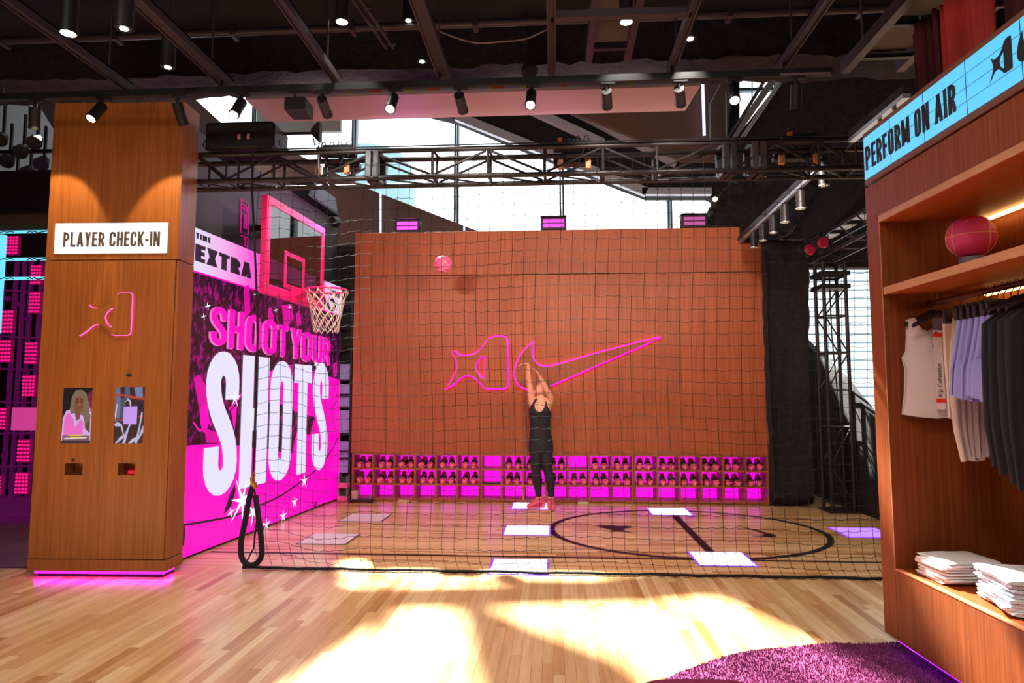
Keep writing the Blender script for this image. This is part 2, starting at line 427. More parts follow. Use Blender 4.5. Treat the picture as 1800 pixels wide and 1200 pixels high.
# ------------------------------------------------------------------ shell
def struct(name, mb, mat, label, cat, sharp=0):
    return mb.obj(name, mat, sharp=sharp, label=label, cat=cat, kind='structure')
struct('wall_front', MB().box(-9.2, 7.6, -5.2, -5, 0, 5.4), M_WALLDK, 'dark wall of the shop behind the visitor', 'wall')
struct('wall_left', MB().box(-9.2, -9, -5, 13, 0, 11.7), M_BLACK, 'black side wall at the far left beyond the lit lattice', 'wall')
struct('wall_right', MB().box(7.4, 7.6, -5, 13, 0, 11.7), M_BLACK, 'black side wall far right behind the shelving', 'wall')
struct('ceiling', MB().box(-9, 7.4, -5, 6.3, 5.32, 5.5).box(-9, 7.4, 6.9, 7.05, 5.2, 11.6), M_DARK, 'dark exposed ceiling above pipes, struts and lamps', 'ceiling')
struct('ceiling_2', MB().box(-9, 7.4, 7.05, 13, 11.6, 11.75), M_GREY, 'high roof over the glazed hall behind the court', 'ceiling')
# rough sprayed beam across the room
def rough(mb, x0, x1, y0, y1, z0, z1, nx, ny, amp):
    rings = []
    for i in range(nx + 1):
        t = i / nx; x = x0 + (x1 - x0) * t
        r = []
        for (yy, zz) in [(y0 + (y1 - y0) * k / ny, z0) for k in range(ny + 1)] + [(y1, z0 + (z1 - z0) * k / ny) for k in range(1, ny + 1)] + [(y1 + (y0 - y1) * k / ny, z1) for k in range(1, ny + 1)] + [(y0, z1 + (z0 - z1) * k / ny) for k in range(1, ny)]:
            r.append((x, yy + random.uniform(-amp, amp), zz + random.uniform(-amp, amp)))
        rings.append(r)
    return mb.loft(rings)
struct('beam', rough(MB(), -8.9, 7.3, 6.32, 6.86, 4.86, 5.4, 150, 5, .022), M_FIRE, 'rough sprayed black beam across the top of the room', 'beam', sharp=60)
# pale ceiling deck panels between the struts
dk = thing('ceiling_deck', 'row of pale deck panels at the very top of the ceiling', 'ceiling', kind='structure')
for x0, x1, y0, y1 in ((-4.4, -3.2, 3.3, 4.75), (-3.1, -2.35, 3.2, 4.1), (-2.3, -1.5, 3.3, 4.7), (-1.0, .35, 3.3, 4.55), (.45, .95, 3.4, 4.6), (1.05, 2.1, 3.2, 4.2)):
    MB().box(x0, x1, y0, y1, 5.22, 5.3).obj('panel', M_DECK, dk, sharp=0)
# white soffit slab
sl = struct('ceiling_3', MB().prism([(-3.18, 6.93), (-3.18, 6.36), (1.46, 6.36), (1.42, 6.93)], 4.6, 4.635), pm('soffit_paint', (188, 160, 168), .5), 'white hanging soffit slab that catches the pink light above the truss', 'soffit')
# stepped ledge with coloured tabs above the soffit
lg = thing('ledge_rail', 'pale rail with orange and lime tabs on the soffit top', 'rail', (0, 0, 0))
MB().box(-3.2, 1.46, 6.38, 6.44, 4.635, 4.69).obj('rail', pm('pale_blue', (150, 160, 180), .6), lg, sharp=0)
for px, c in ((553, 'o'), (560, 'o'), (615, 'l'), (655, 'o'), (666, 'o'), (720, 'l'), (757, 'o'), (766, 'o'), (863, 'l'), (873, 'o'), (881, 'o'), (921, 'l'), (943, 'l'), (992, 'o'), (1108, 'l')):
    x = atY(px, 150, 6.38).x
    MB().box(x - .035, x + .035, 6.368, 6.38, 4.637, 4.688).obj('tab', pm('tab_orange', (226, 70, 24), .6) if c == 'o' else pm('tab_lime', (168, 178, 24), .6), lg, sharp=0)

# ------------------------------------------------------------------ wood feature wall
wb = struct('wall_back', MB().box(-3.0, 3.03, 9.622, 9.95, .7, 3.77).box(-3.0, 3.03, 9.937, 9.95, 0, .7).box(-3.0, 2.715, 9.622, 9.95, 3.77, 3.99), pm('wall_core', (40, 22, 14), .8), 'orange wood veneer feature wall behind the court', 'wall')
YB = 9.6
jx = [-3.005] + [atY(px, 450, YB).x for px in (750, 905, 1046, 1193)] + [3.035]
for i in range(5):
    a, c = jx[i] + (.0015 if i else 0), jx[i + 1] - .0015
    MB().box(a, c, YB, YB + .021, .695, 3.328).obj('panel', M_TEAK, wb, sharp=0, bevel=.0015)
tj = [-3.005, jx[2], jx[3], jx[4], 2.716, 3.035]
for i in range(5):
    MB().box(tj[i] + .001, tj[i + 1] - .001, YB, YB + .021, 3.340, 3.997 if i < 4 else 3.772).obj('panel', M_TEAK, wb, sharp=0, bevel=.0015)

# ------------------------------------------------------------------ glazed hall behind: mullions, panes
YG = 12.5
for k in range(8):
    xa = -6.02 + 2.06 * k
    wn = thing('window_%d' % (k + 1), 'tall clear glass bay of the curtain wall, number %d from the left' % (k + 1), 'window', (xa, YG, 0), kind='structure')
    MB().box(.03, 2.03, -.01, .01, 0, 7.4).obj('pane', M_GLASS, wn, sharp=0)
    MB().box(.03, 2.03, -.01, .01, 7.46, 11.6).obj('pane', M_SUNDIM if k in (1, 2) else M_GLASS, wn, sharp=0)  # upper panes of two bays tinted only to dim the sun
    m_ = pm('mullion', (70, 84, 92), .35, metal=.6)
    MB().box(-.045, -.012, -.08, .08, 0, 11.6).obj('mullion', m_, wn, sharp=0)
    MB().box(.012, .045, -.08, .08, 0, 11.6).obj('mullion', m_, wn, sharp=0)
    MB().box(-.045, 2.015, -.05, .05, 7.4, 7.46).obj('transom', m_, wn, sharp=0)
# sloped brown stair guard on the left, dark stair undersides with white edge beams on the right
def px_slab(name, pts, Y, th, mat, label, cat, sharp=0):
    P = [atY(x, y, Y) for x, y in pts]
    return struct(name, MB().prism([(p.x, p.z) for p in P], Y, Y + th, lambda a, b_, d: (a, d, b_)), mat, label, cat, sharp)
px_slab('wall_5', [(480, 250), (640, 329), (840, 406), (900, 440), (880, 560), (440, 560), (440, 233)], 11.2, .12, M_BROWN, 'brown sloping stair guard wall above the left of the wood wall', 'wall')
for k, px in enumerate((669, 816)):
    p = atY(px, 410 if k == 0 else 406, 11.05); q = atY(px, 338 if k == 0 else 397, 11.05)
    MB().bar(p, q, .03, .03).obj('trim_%d' % (k + 1), glow('lit_slot', (225, 232, 255), 1.3), label=('tall' if k == 0 else 'short') + ' thin white lit slot on the brown stair guard', cat='trim', kind='structure')
MB().bar(atY(565, 330, 11.0), atY(565, 285, 11.0), .035).obj('trim_3', MATS['lit_slot'], label='thin white lit slot behind the truss above the backboard', cat='trim', kind='structure')
M_STEEL = pm('stair_beam', (186, 188, 200), .4, metal=.3)
px_slab('ceiling_4', [(440, 162), (700, 186), (798, 209), (900, 251), (1070, 319), (1138, 345), (1245, 345), (1300, 370), (1300, -150), (875, -150), (875, -128), (934, -118), (930, -70), (902, -66), (902, -58), (930, -54), (928, 0), (875, 6), (875, 185), (800, 165), (440, 122)], 11.6, .25, M_DARK, 'dark underside of the upper floor and stair behind the truss', 'ceiling')  # hidden upper edge and notch are shaped to steer the sun
def edge_beam(i, a, b, wpx, label, Y=11.5):
    p, q = atY(*a, Y), atY(*b, Y); h = wpx * Y / FPX
    MB().bar(p, q, .12, h).obj('beam_%d' % i, M_STEEL, label=label, cat='beam', kind='structure')
edge_beam(1, (803, 205), (1136, 338), 15, 'lowest pale sloping steel edge beam of the stair')
edge_beam(2, (1128, 337), (1250, 337), 12, 'short level pale steel beam at the foot of the stair')
edge_beam(3, (930, 192), (1060, 252), 14, 'middle pale sloping steel beam above the truss', 11.3)
edge_beam(4, (1000, 188), (1190, 286), 17, 'upper pale sloping steel beam beside the brown panel', 11.3)
px_slab('wall_6', [(1022, 203), (1120, 243), (1200, 283), (1275, 283), (1290, 120), (1232, 100), (1000, 100), (1000, 195)], 11.1, .1, M_BROWN, 'taupe wall panel right of the soffit behind the truss', 'wall')
MB().bar(atY(1238, 238, 10.95), atY(1234, 108, 10.95), .045, .03).obj('trim_4', MATS['lit_slot'], label='upright white light line beside the glass balustrade', cat='trim', kind='structure')
gb = thing('glass_balustrade', 'clear glass balustrade panels right of the white light line', 'balustrade')
P = [atY(x, y, 10.6) for x, y in ((1248, 248), (1248, 183), (1282, 116), (1360, 116), (1330, 180), (1290, 248))]
MB().prism([(p.x, p.z) for p in P], 10.6, 10.62, lambda a, b_, d: (a, d, b_)).obj('pane', M_GLASS, gb, sharp=0)
for a, b_ in (((1248, 248), (1248, 183)), ((1277, 248), (1276, 160)), ((1322, 186), (1322, 116)), ((1248, 183), (1282, 116))):
    MB().bar(atY(*a, 10.59), atY(*b_, 10.59), .014).obj('edge_strip', pm('glass_edge', (150, 190, 186), .3), gb, sharp=0)
# escalator: bright rails over a black sloping mass on the right
es = thing('escalator', 'black escalator flank with bright rails rising behind the truss at right', 'escalator')
def eprism(pts, Y0, Y1, mat, nm):
    P = [atY(x, y, Y0) for x, y in pts]
    MB().prism([(p.x, p.z) for p in P], Y0, Y1, lambda a, b_, d: (a, d, b_)).obj(nm, mat, es, sharp=0)
eprism([(1278, 262), (1398, 108), (1560, 108), (1640, 140), (1560, 300), (1440, 420), (1345, 420), (1300, 330)], 10.2, 10.6, M_FIRE, 'flank')
for k, (a, b_, wd, c) in enumerate((((1284, 248), (1372, 122), .10, (150, 156, 160)), ((1297, 250), (1392, 112), .03, (205, 208, 214)), ((1310, 238), (1402, 104), .022, (220, 222, 228)), ((1270, 262), (1352, 128), .05, (96, 100, 106)))):
    MB().bar(atY(*a, 10.05), atY(*b_, 10.05), .08, wd).obj('rail', pm('rail_%d' % k, c, .3, metal=.5), es, sharp=0)
# rough black masses around the right end of the wood wall
def lump(name, pts, Y0, Y1, label, cat='column', seg=9, amp=.035):
    P = [atY(x, y, Y0) for x, y in pts]; poly = []
    for i in range(len(P)):
        a, c = P[i], P[(i + 1) % len(P)]
        for k in range(seg):
            q = a.lerp(c, k / seg); poly.append((q.x, q.z))
    rings = []
    cx = sum(p[0] for p in poly) / len(poly); cz = sum(p[1] for p in poly) / len(poly)
    for j, (yy, sc_) in enumerate(((Y0 + .06, .86), (Y0, .95), (Y0 + .08, 1), ((Y0 + Y1) / 2, 1), (Y1, 1))):
        rings.append([(cx + (a - cx) * sc_ + random.uniform(-amp, amp), yy + random.uniform(-amp, amp), cz + (c - cz) * sc_ + random.uniform(-amp, amp)) for a, c in poly])
    return MB().loft(rings).obj(name, M_FIRE, sharp=60, label=label, cat=cat, kind='structure')
lump('column_cap', [(1245, 385), (1262, 345), (1285, 322), (1330, 316), (1420, 300), (1440, 330), (1400, 400), (1350, 440), (1306, 425), (1302, 405)], 9.98, 10.5, 'lumpy sprayed fireproofing flare over the right end of the wood wall')
lump('column', [(1343, 420), (1424, 420), (1424, 640), (1434, 887), (1362, 887), (1350, 640)], 9.44, 9.9, 'thick black rough sprayed column right of the wood wall', seg=16, amp=.012)
px_slab('wall_3', [(1380, 300), (1440, 290), (1560, 240), (1800, 200), (1800, 470), (1415, 470), (1415, 440)], 10.7, .2, M_DARK, 'black wall head over the right hand window', 'wall')
struct('wall_4', MB().prism([(11.2, 0), (11.2, 2.6), (9.5, 1.8), (8.4, 1.14), (7.0, .75), (7.0, 0)], 4.02, 4.12, lambda a, b_, d: (d, a, b_)), pm('dark_plum_wall', (17, 13, 16), .8), 'low dark wall with a sloping top beside the truss tower', 'wall')
# outside: pale building with floor bands, seen through the right window, and a far curved tower
ex = thing('building', 'pale white building with louvred floors outside the right window', 'building', (10.3, 19, 0))
mo = pm('outside_white', (236, 242, 246), .8); ml = pm('outside_line', (120, 136, 146), .8)
MB().box(-3.4, 8, 0, 3, 0, 11).obj('facade', mo, ex, sharp=0)
for k in range(44):
    MB().box(-3.45, 8, -.06, 0, .25 * k, .25 * k + .035).obj('louvre', ml, ex, sharp=0)
tw = thing('tower', 'far rounded teal glass tower seen above the brown stair guard', 'building', (0, 0, 0))
P = atY(668, 330, 40); MB().lathe([(3.1, 0), (3.1, P.z + 1.2), (2.6, P.z + 2.6), (1.2, P.z + 3.6), (.1, P.z + 3.9)], (P.x - 1.3, 42, 0), 28).obj('shaft', pm('tower_glass', (120, 152, 156), .5), tw)

struct('sun_blocker_left', MB().prism([(-5.9, 6.75), (-4.2, 6.75), (-4.2, 7.5), (-3.75, 8.05), (-4.62, 9.75), (-5.2, 11.6), (-5.9, 11.6)], 12.3, 12.4, lambda a, b_, d: (a, d, b_)), M_GREY, 'left panel added to shape the sun patches, mostly hidden above the soffit', 'wall')  # added blocker: its slanted edge cuts the left sun patch
struct('sun_blocker_right', MB().prism([(-3.42, 8.15), (-3.2, 7.95), (-2.93, 8.5), (-2.55, 9.1), (-2.6, 11.6), (-3.8, 11.6), (-3.66, 9.75)], 12.3, 12.4, lambda a, b_, d: (a, d, b_)), M_GREY, 'right panel added to shape the sun patches, mostly hidden above the soffit', 'wall')  # second added blocker, keeps a dark wedge between the sun patches
px_slab('sun_blocker_low', [(900, 430), (1412, 430), (1412, 862), (900, 862)], 12.2, .1, M_BLACK, 'low dark wall added unseen behind the wood wall to block sun', 'wall')  # added out of view to keep the sun off the low wall
# ------------------------------------------------------------------ LED screen wall on the left of the court
S0, S1 = Vector((-3.489, 6.081, 0)), Vector((-3.234, 9.585, 0)); SD = (S1 - S0).normalized(); SN = Vector((SD.y, -SD.x, 0))
def SP(x, y, off=0.0):                          # pixel -> (along the wall, height) on the screen plane moved out by off
    o = S0 + SN * off - CP; r = ray(x, y); t = o.dot(SN) / r.dot(SN); q = CP + r * t
    return (q - S0).dot(SD), q.z
def sfn(off=0.0): return lambda a, b, d: S0 + SD * a + SN * (off + d) + Vector((0, 0, b))
scr = thing('screen_wall', 'tall magenta LED wall with big white lettering left of the court', 'screen', kind=None)
a_end = SP(597, 700)[0]; ZT = 3.19
f0 = sfn()
MB().prism([(-.35, .02), (a_end, .02), (a_end, ZT), (-.35, ZT)], -.16, -.002, f0).obj('casing', M_BLK2, scr, sharp=0)
# the picture: dark crowd
M_CROWD, nt, b, new, link = nodes('screen_crowd')
g = new('ShaderNodeNewGeometry'); mp = new('ShaderNodeMapping'); link(g.outputs['Position'], mp.inputs[0]); mp.inputs['Scale'].default_value = (6, 9, 5)
nz = new('ShaderNodeTexNoise'); nz.inputs['Scale'].default_value = 1.6; nz.inputs['Detail'].default_value = 6; nz.inputs['Distortion'].default_value = 1.2; link(mp.outputs[0], nz.inputs[0])
rp = new('ShaderNodeValToRGB'); e = rp.color_ramp.elements
e[0].position = .5; e[0].color = (*lin((34, 12, 32)), 1); e[1].position = .7; e[1].color = (*lin((190, 8, 140)), 1)
link(nz.outputs['Fac'], rp.inputs['Fac']); link(rp.outputs[0], b.inputs['Emission Color']); b.inputs['Emission Strength'].default_value = .8
b.inputs['Base Color'].default_value = (.01, .005, .01, 1); b.inputs['Roughness'].default_value = .35
MB().face([f0(a, z, 0) for a, z in ((-.34, .04), (a_end - .01, .04), (a_end - .01, 2.79), (-.34, 2.79))]).obj('picture', M_CROWD, scr, sharp=0)
M_HOT = glow('screen_pink', (255, 0, 186), 1.1); M_SWHITE = glow('screen_white', (226, 224, 252), 1.05); M_SDARK = glow('screen_dark', (44, 14, 38), .8)
M_SPK2 = glow('screen_pale_pink', (255, 112, 206), 1.0); M_MAG = glow('screen_magenta', (222, 0, 160), 1.0)
def spoly(name, pts, d, mat):
    return MB().face([f0(*SP(x, y), d) for x, y in pts]).obj(name, mat, scr, sharp=0)
spoly('picture_floor', [(318, 787), (330, 783), (395, 779), (432, 785), (470, 789), (513, 797), (521, 760), (545, 764), (553, 733), (516, 722), (515, 672), (546, 650), (597, 668), (597, 874), (318, 982)], .0012, M_HOT)
spoly('picture_patch', [(469, 656), (479, 650), (514, 640), (515, 716), (500, 712), (470, 706)], .0012, M_HOT)
spoly('picture_patch', [(340, 664), (350, 658), (364, 682), (366, 750), (356, 760), (350, 720)], .0012, M_MAG)
spoly('picture_patch', [(352, 716), (364, 712), (368, 740), (360, 762), (352, 745)], .0013, M_HOT)
spoly('picture_patch', [(360, 752), (392, 764), (396, 779), (362, 778)], .0013, M_MAG)
spoly('picture_patch', [(318, 776), (345, 742), (352, 745), (318, 785)], .0013, M_SDARK)
spoly('picture_patch', [(426, 640), (432, 636), (440, 700), (432, 720)], .0013, M_MAG)
spoly('picture_patch', [(406, 722), (416, 712), (418, 700), (412, 760)], .0013, M_HOT)
spoly('picture_patch', [(318, 917), (322, 912), (326, 935), (323, 958), (318, 962)], .0014, M_SDARK)
spoly('picture_patch', [(392, 905), (404, 868), (413, 850), (414, 862), (406, 890)], .0014, M_SDARK)
for q in ([(428, 503), (438, 500), (440, 548), (430, 560)], [(470, 544), (476, 538), (482, 560), (474, 585)], [(495, 536), (512, 534), (516, 560), (500, 580)], [(585, 640), (592, 636), (592, 660), (586, 664)], [(520, 552), (526, 545), (530, 570), (522, 574)]):
    spoly('picture_patch', q, .0013, M_MAG)
def sline(pts, w, d, mat, name='picture_line'):
    mb = MB()
    for q in sweep([SP(*p) for p in smooth_poly(pts, 5, False)], w): mb.face([f0(p.x, p.y, d) for p in q])
    return mb.obj(name, mat, scr, sharp=0)
sline([(593, 769), (586, 786), (575, 802), (556, 825), (536, 841), (493, 871), (454, 889), (411, 906), (362, 916), (320, 923)], .022, .002, M_SDARK)
sline([(590, 640), (586, 668), (592, 700), (584, 720), (590, 760)], .014, .0021, M_SDARK)
sline([(340, 742), (352, 757), (362, 738), (371, 748)], .02, .0021, M_HOT)
sline([(402, 720), (424, 694), (436, 678)], .03, .0021, M_HOT)
# lettering
def slet(mb, ch, xl, xr, yt, yb, kw, kh, d=.004, da=0.0, dz=0.0):
    xm = (xl + xr) / 2; a0 = SP(xl, 640)[0] + da; a1 = SP(xr, 640)[0] + da
    z1 = SP(xm, yt)[1] + dz; z0 = SP(xm, yb)[1] + dz; H = z1 - z0
    w = (a1 - a0) * kw; hk = kh * H / w
    for pts, cl in glyph(ch, (a1 - a0) / H * hk, kh):
        for q in sweep(pts, kh, cl): mb.face([f0(a0 + p.x * H / hk, z0 + min(1, max(0, p.y)) * H, d) for p in q])
for ch, xl, xr, yt, yb, st in (('S', 363, 421, 617, 869, .425), ('H', 426, 473, 626, 852, .42), ('O', 476, 515, 634, 843, .425), ('T', 517.5, 548, 641, 831, .5), ('S', 551, 578, 637, 825, .42)):
    mb = MB(); slet(mb, ch, xl, xr, yt, yb, st, .17, .006); mb.obj('big_letter', M_SWHITE, scr, sharp=0)
row = [('S', 368, 397, 538, 607), ('H', 400, 427, 545, 613), ('O', 430.5, 458, 553, 618), ('O', 461, 485, 561, 623), ('T', 487, 506, 571, 626), ('Y', 510, 529, 577, 630), ('O', 529, 548, 583, 635), ('U', 549.5, 566, 589, 639), ('R', 567, 580, 593, 641)]
for ch, xl, xr, yt, yb in row:
    mb = MB(); slet(mb, ch, xl, xr, yt, yb, .36, .165, .003, -.035, -.01); mb.obj('letter_shade', M_SPK2, scr, sharp=0)
    mb = MB(); slet(mb, ch, xl, xr, yt, yb, .36, .165, .005); mb.obj('letter', M_HOT, scr, sharp=0)
# sparkles
def star(x, y, r, n, d=.008, k=.22, tall=1.5):
    a, z = SP(x, y); rr = r * 6.6 / FPX * (1.0)
    pts = []
    for i in range(2 * n):
        t = PI * i / n + .3; q = rr if i % 2 == 0 else rr * k
        if i % 4 == 0: q *= 1.3
        pts.append((a + q * math.cos(t) * 1.5, z + q * math.sin(t) * tall))
    MB().face([f0(p, q, d) for p, q in pts]).obj('sparkle', glow('sparkle', (240, 245, 255), 1.6), scr, sharp=0)
for s_ in ((425, 879, 26, 7), (534, 845, 11, 5), (517, 882, 9, 5), (497, 907, 9, 5), (467, 922, 10, 5), (444, 900, 15, 6), (405, 900, 7, 4), (412, 700, 10, 5), (555, 640, 7, 4), (364, 538, 5, 4), (357, 556, 4, 4), (449, 517, 5, 4), (484, 545, 4, 4), (509, 540, 5, 4)): star(*s_)
a, z = SP(550, 895); fit = lambda p, q, d: f0(p + (q - z) * .3, q, .006)
word(('small_letter', M_SDARK, scr), 'R', a, z, .09, .1, .02, .01, fit)
# banner strip across the top of the screen
M_BAN, nt, b, new, link = nodes('screen_banner')
g = new('ShaderNodeNewGeometry'); sx = new('ShaderNodeSeparateXYZ'); mr = new('ShaderNodeMapRange'); link(g.outputs['Position'], sx.inputs[0]); link(sx.outputs['Y'], mr.inputs['Value'])
mr.inputs['From Min'].default_value = 6.1; mr.inputs['From Max'].default_value = 9.6
rp = new('ShaderNodeValToRGB'); e = rp.color_ramp.elements; e[0].color = (*lin((226, 220, 252)), 1); e[1].color = (*lin((222, 214, 250)), 1)
for p, c in ((.06, (238, 200, 244)), (.28, (255, 92, 214)), (.5, (255, 40, 200)), (.8, (255, 120, 224)), (.93, (226, 205, 248))):
    k = e.new(p); k.color = (*lin(c), 1)
link(mr.outputs[0], rp.inputs[0]); link(rp.outputs[0], b.inputs['Emission Color']); b.inputs['Emission Strength'].default_value = 1.0; b.inputs['Base Color'].default_value = (.02, .02, .02, 1)
ban = MB().face([f0(a, z, .0005) for a, z in ((-.34, 2.752), (a_end - .01, 2.752), (a_end - .01, 3.18), (-.34, 3.18))]).obj('banner', M_BAN, scr, sharp=0)
MB().face([f0(a, z, .0015) for a, z in ((-.34, 2.74), (a_end - .01, 2.74), (a_end - .01, 2.757), (-.34, 2.757))]).obj('banner_line', M_HOT, scr, sharp=0)
M_INK = pm('screen_ink', (36, 30, 44), .4, emit=(40, 32, 46), es=.8)
a0 = SP(343, 430)[0]; z1 = SP(345, 428)[1]; z0 = SP(345, 458.5)[1]
BL = ('banner_letter', M_INK, scr)
word_fit(BL, 'EXTRA', a0, SP(442, 470)[0], z0, z1 - z0, .1, sfn(.003), .2, hk=.4)
z1 = SP(345, 408.5)[1]; z0 = SP(345, 418.5)[1]
word_fit(BL, 'TIME', a0, SP(370, 420)[0], z0, z1 - z0, .032, sfn(.003), .4, hk=.42)
word_fit(BL, 'ACURA', SP(580, 530)[0], SP(596.5, 530)[0], 3.0, .09, .03, sfn(.003), .4, hk=.6); word_fit(BL, 'OO', SP(556, 530)[0], SP(590, 530)[0], 2.77, .2, .07, sfn(.003), .4, hk=.7)

# charcoal wall above and behind the screen, with a small pink light sign
zt = SP(508, 334, -.2)[1]
ctw = MB().prism([(.02, 0), (3.86, 0), (3.86, zt), (.02, zt)], -.34, -.2, f0).obj('wall_7', M_WALLDK, label='charcoal wall carrying the screen and backboard', cat='wall', kind='structure')
MB().prism([(-.08, 3.19), (-.02, 3.19), (-.02, zt), (-.08, zt)], -.2, -.14, f0).obj('post', M_BLACK, ctw, sharp=0)
sg = thing('light_sign', 'narrow upright pink outline sign on the charcoal wall left of the backboard', 'sign')
M_SIGN = glow('sign_pink', (214, 6, 140), .9)
def swire(pts, r, cl=False): MB().tube([sfn(-.19)(*SP(x, y, -.19), 0) for x, y in pts], r, 5, cl).obj('light_line', M_SIGN, sg)
swire([(424, 350), (437, 357), (436, 412), (423, 408)], .006, True)
swire([(430, 376), (433, 378), (433, 402), (429.5, 400)], .008, True)
swire([(426, 359), (430, 362), (426, 366), (430, 369)], .008); swire([(429, 361), (433, 364), (429, 369), (433, 372)], .008); swire([(435, 364), (434, 374)], .008)
swire([(423, 414), (436, 418), (435, 436)], .005); swire([(430, 418), (432, 424), (430, 430), (433, 433)], .008)

# ------------------------------------------------------------------ backboard, rim and net
hp = thing('basketball_hoop', 'hot pink framed glass backboard with a pink rim and white net', 'basketball hoop')
OFF = .42
M_HPINK = pm('hoop_pink', (240, 22, 116), .35); 
aL = SP(469, 337, OFF)[0]; aR = SP(570, 407, OFF)[0]; zT = SP(520, 372, OFF)[1]; zB = (SP(458, 507, OFF)[1] + SP(564, 550, OFF)[1]) / 2
fb = sfn(OFF)
def hfr(nm, a, b_, z0, z1, d0, d1, mat, bev=.004): return MB().prism([(a, z0), (b_, z0), (b_, z1), (a, z1)], d0, d1, fb).obj(nm, mat, hp, sharp=0, bevel=bev)
t = .085
hfr('frame_top', aL, aR, zT - t, zT, -.055, .012, M_HPINK); hfr('frame_bottom', aL, aR, zB, zB + t * 1.25, -.055, .012, M_HPINK)
hfr('frame_side', aL, aL + t, zB + t * 1.25, zT - t, -.055, .012, M_HPINK); hfr('frame_side', aR - t, aR, zB + t * 1.25, zT - t, -.055, .012, M_HPINK)
hfr('glass', aL + t, aR - t, zB + t * 1.25, zT - t, -.008, .004, M_SMOKE, 0)
am = (aL + aR) / 2; qa0 = SP(499.5, 445, OFF)[0]; qa1 = SP(535, 460, OFF)[0]; qz1 = SP(501, 440, OFF)[1]; qz0 = zB + .13
for a, b_, z0, z1 in ((qa0, qa1, qz1 - .05, qz1), (qa0, qa1, qz0, qz0 + .05), (qa0, qa0 + .055, qz0 + .05, qz1 - .05), (qa1 - .055, qa1, qz0 + .05, qz1 - .05)):
    hfr('target_line', a, b_, z0, z1, .0045, .008, M_HPINK, 0)
ac = (qa0 + qa1) / 2
zr = SP(571, 511, OFF + .36)[1]
rc = S0 + SD * ac + SN * (OFF + .40) + Vector((0, 0, zr)); RR = .228
hfr('bracket', ac - .11, ac + .11, zr - .14, zr + .02, .008, .06, M_HPINK)
MB().prism([(0, -.1), (.17, -.02), (.17, .02), (0, .02)], -.09, .09, lambda u, v, d: rc + SN * (u - .375) + SD * d + Vector((0, 0, v))).obj('bracket_arm', M_HPINK, hp, sharp=0, bevel=.006)
MB().tube([rc + SN * (RR * math.cos(2*PI*k/40)) + SD * (RR * math.sin(2*PI*k/40)) for k in range(40)], .012, 8, True).obj('rim', M_HPINK, hp)
nb = MB(); NC = 12; rows = 7; LN = .47
def npt(i, j):
    tt = j / rows; r = RR * (1 - .42 * tt ** .75) * (1 + .03 * math.sin(i * 2.3)); th = 2 * PI * (i + (j % 2) * .5) / NC
    return rc + SN * (r * math.cos(th)) + SD * (r * math.sin(th)) + Vector((0, 0, -.012 - LN * tt - .006 * math.sin(i * 1.7 + j)))
for i in range(NC):
    for j in range(rows):
        a = npt(i, j); nb.tube([a, a.lerp(npt(i, j + 1), .5) + Vector((0, 0, -.004)), npt(i, j + 1)], .0052, 5)
        o_ = i - 1 if j % 2 == 0 else i + 1
        nb.tube([a, npt(o_, j + 1)], .0052, 5)
    nb.tube([rc + SN * ((RR + .012) * math.cos(2*PI*i/NC)) + SD * ((RR + .012) * math.sin(2*PI*i/NC)) + Vector((0, 0, -.0)), npt(i, 0) + Vector((0, 0, -.03))], .005, 5)
nb.obj('net', pm('net_cord', (214, 192, 180), .8), hp)
for sgn in (.2, .5):
    MB().bar(fb(ac + sgn, zB + .2, -.055), f0(ac + sgn, zB + .35, -.205), .06, .06).obj('support_arm', M_BLK2, hp, sharp=0)
    MB().bar(fb(ac + sgn, zT - .12, -.055), f0(ac + sgn, zT - .12, -.205), .06, .06).obj('support_arm', M_BLK2, hp, sharp=0)

# speaker wedge and a small round lamp on top of the charcoal wall
sp = thing('loudspeaker', 'black wedge loudspeaker on top of the charcoal wall behind the hoop', 'loudspeaker')
P = [SP(530, 350, -.34), SP(553, 341, -.34), SP(581, 366, -.34), SP(581, 384, -.34), SP(560, 374, -.34)]
a_ = SP(516, 350, -.27)[0]; 
MB().prism([(a_, zt + .005), (a_ + .18, zt + .26), (a_ + .95, zt + .26), (a_ + 1.05, zt + .005)], -.34, -.06, f0).obj('cabinet', M_BLACK, sp, sharp=0, bevel=.008)
MB().prism([(a_ + .2, zt + .03), (a_ + .24, zt + .23), (a_ + .92, zt + .23), (a_ + .98, zt + .03)], -.06, -.052, f0).obj('grille', pm('speaker_grille', (70, 72, 80), .5), sp, sharp=0)
lm = thing('par_lamp', 'small round black stage lamp with a red lens above the hoop', 'lamp')
c = sfn(-.16)(*SP(590, 390, -.16), 0)
MB().cyl(c - SD * .12, c + SD * .02, .05, .085, 16).obj('body', M_BLK2, lm)
MB().ball(c + SD * .03 + SN * .0, .07, .05, .085).obj('lens', pm('red_lens', (120, 14, 40), .15, emit=(255, 40, 90), es=.1), lm)
MB().bar(c - Vector((0, 0, .08)), sfn(-.16)(SP(590, 390, -.16)[0], zt, 0), .03).obj('yoke', M_BLK2, lm, sharp=0)
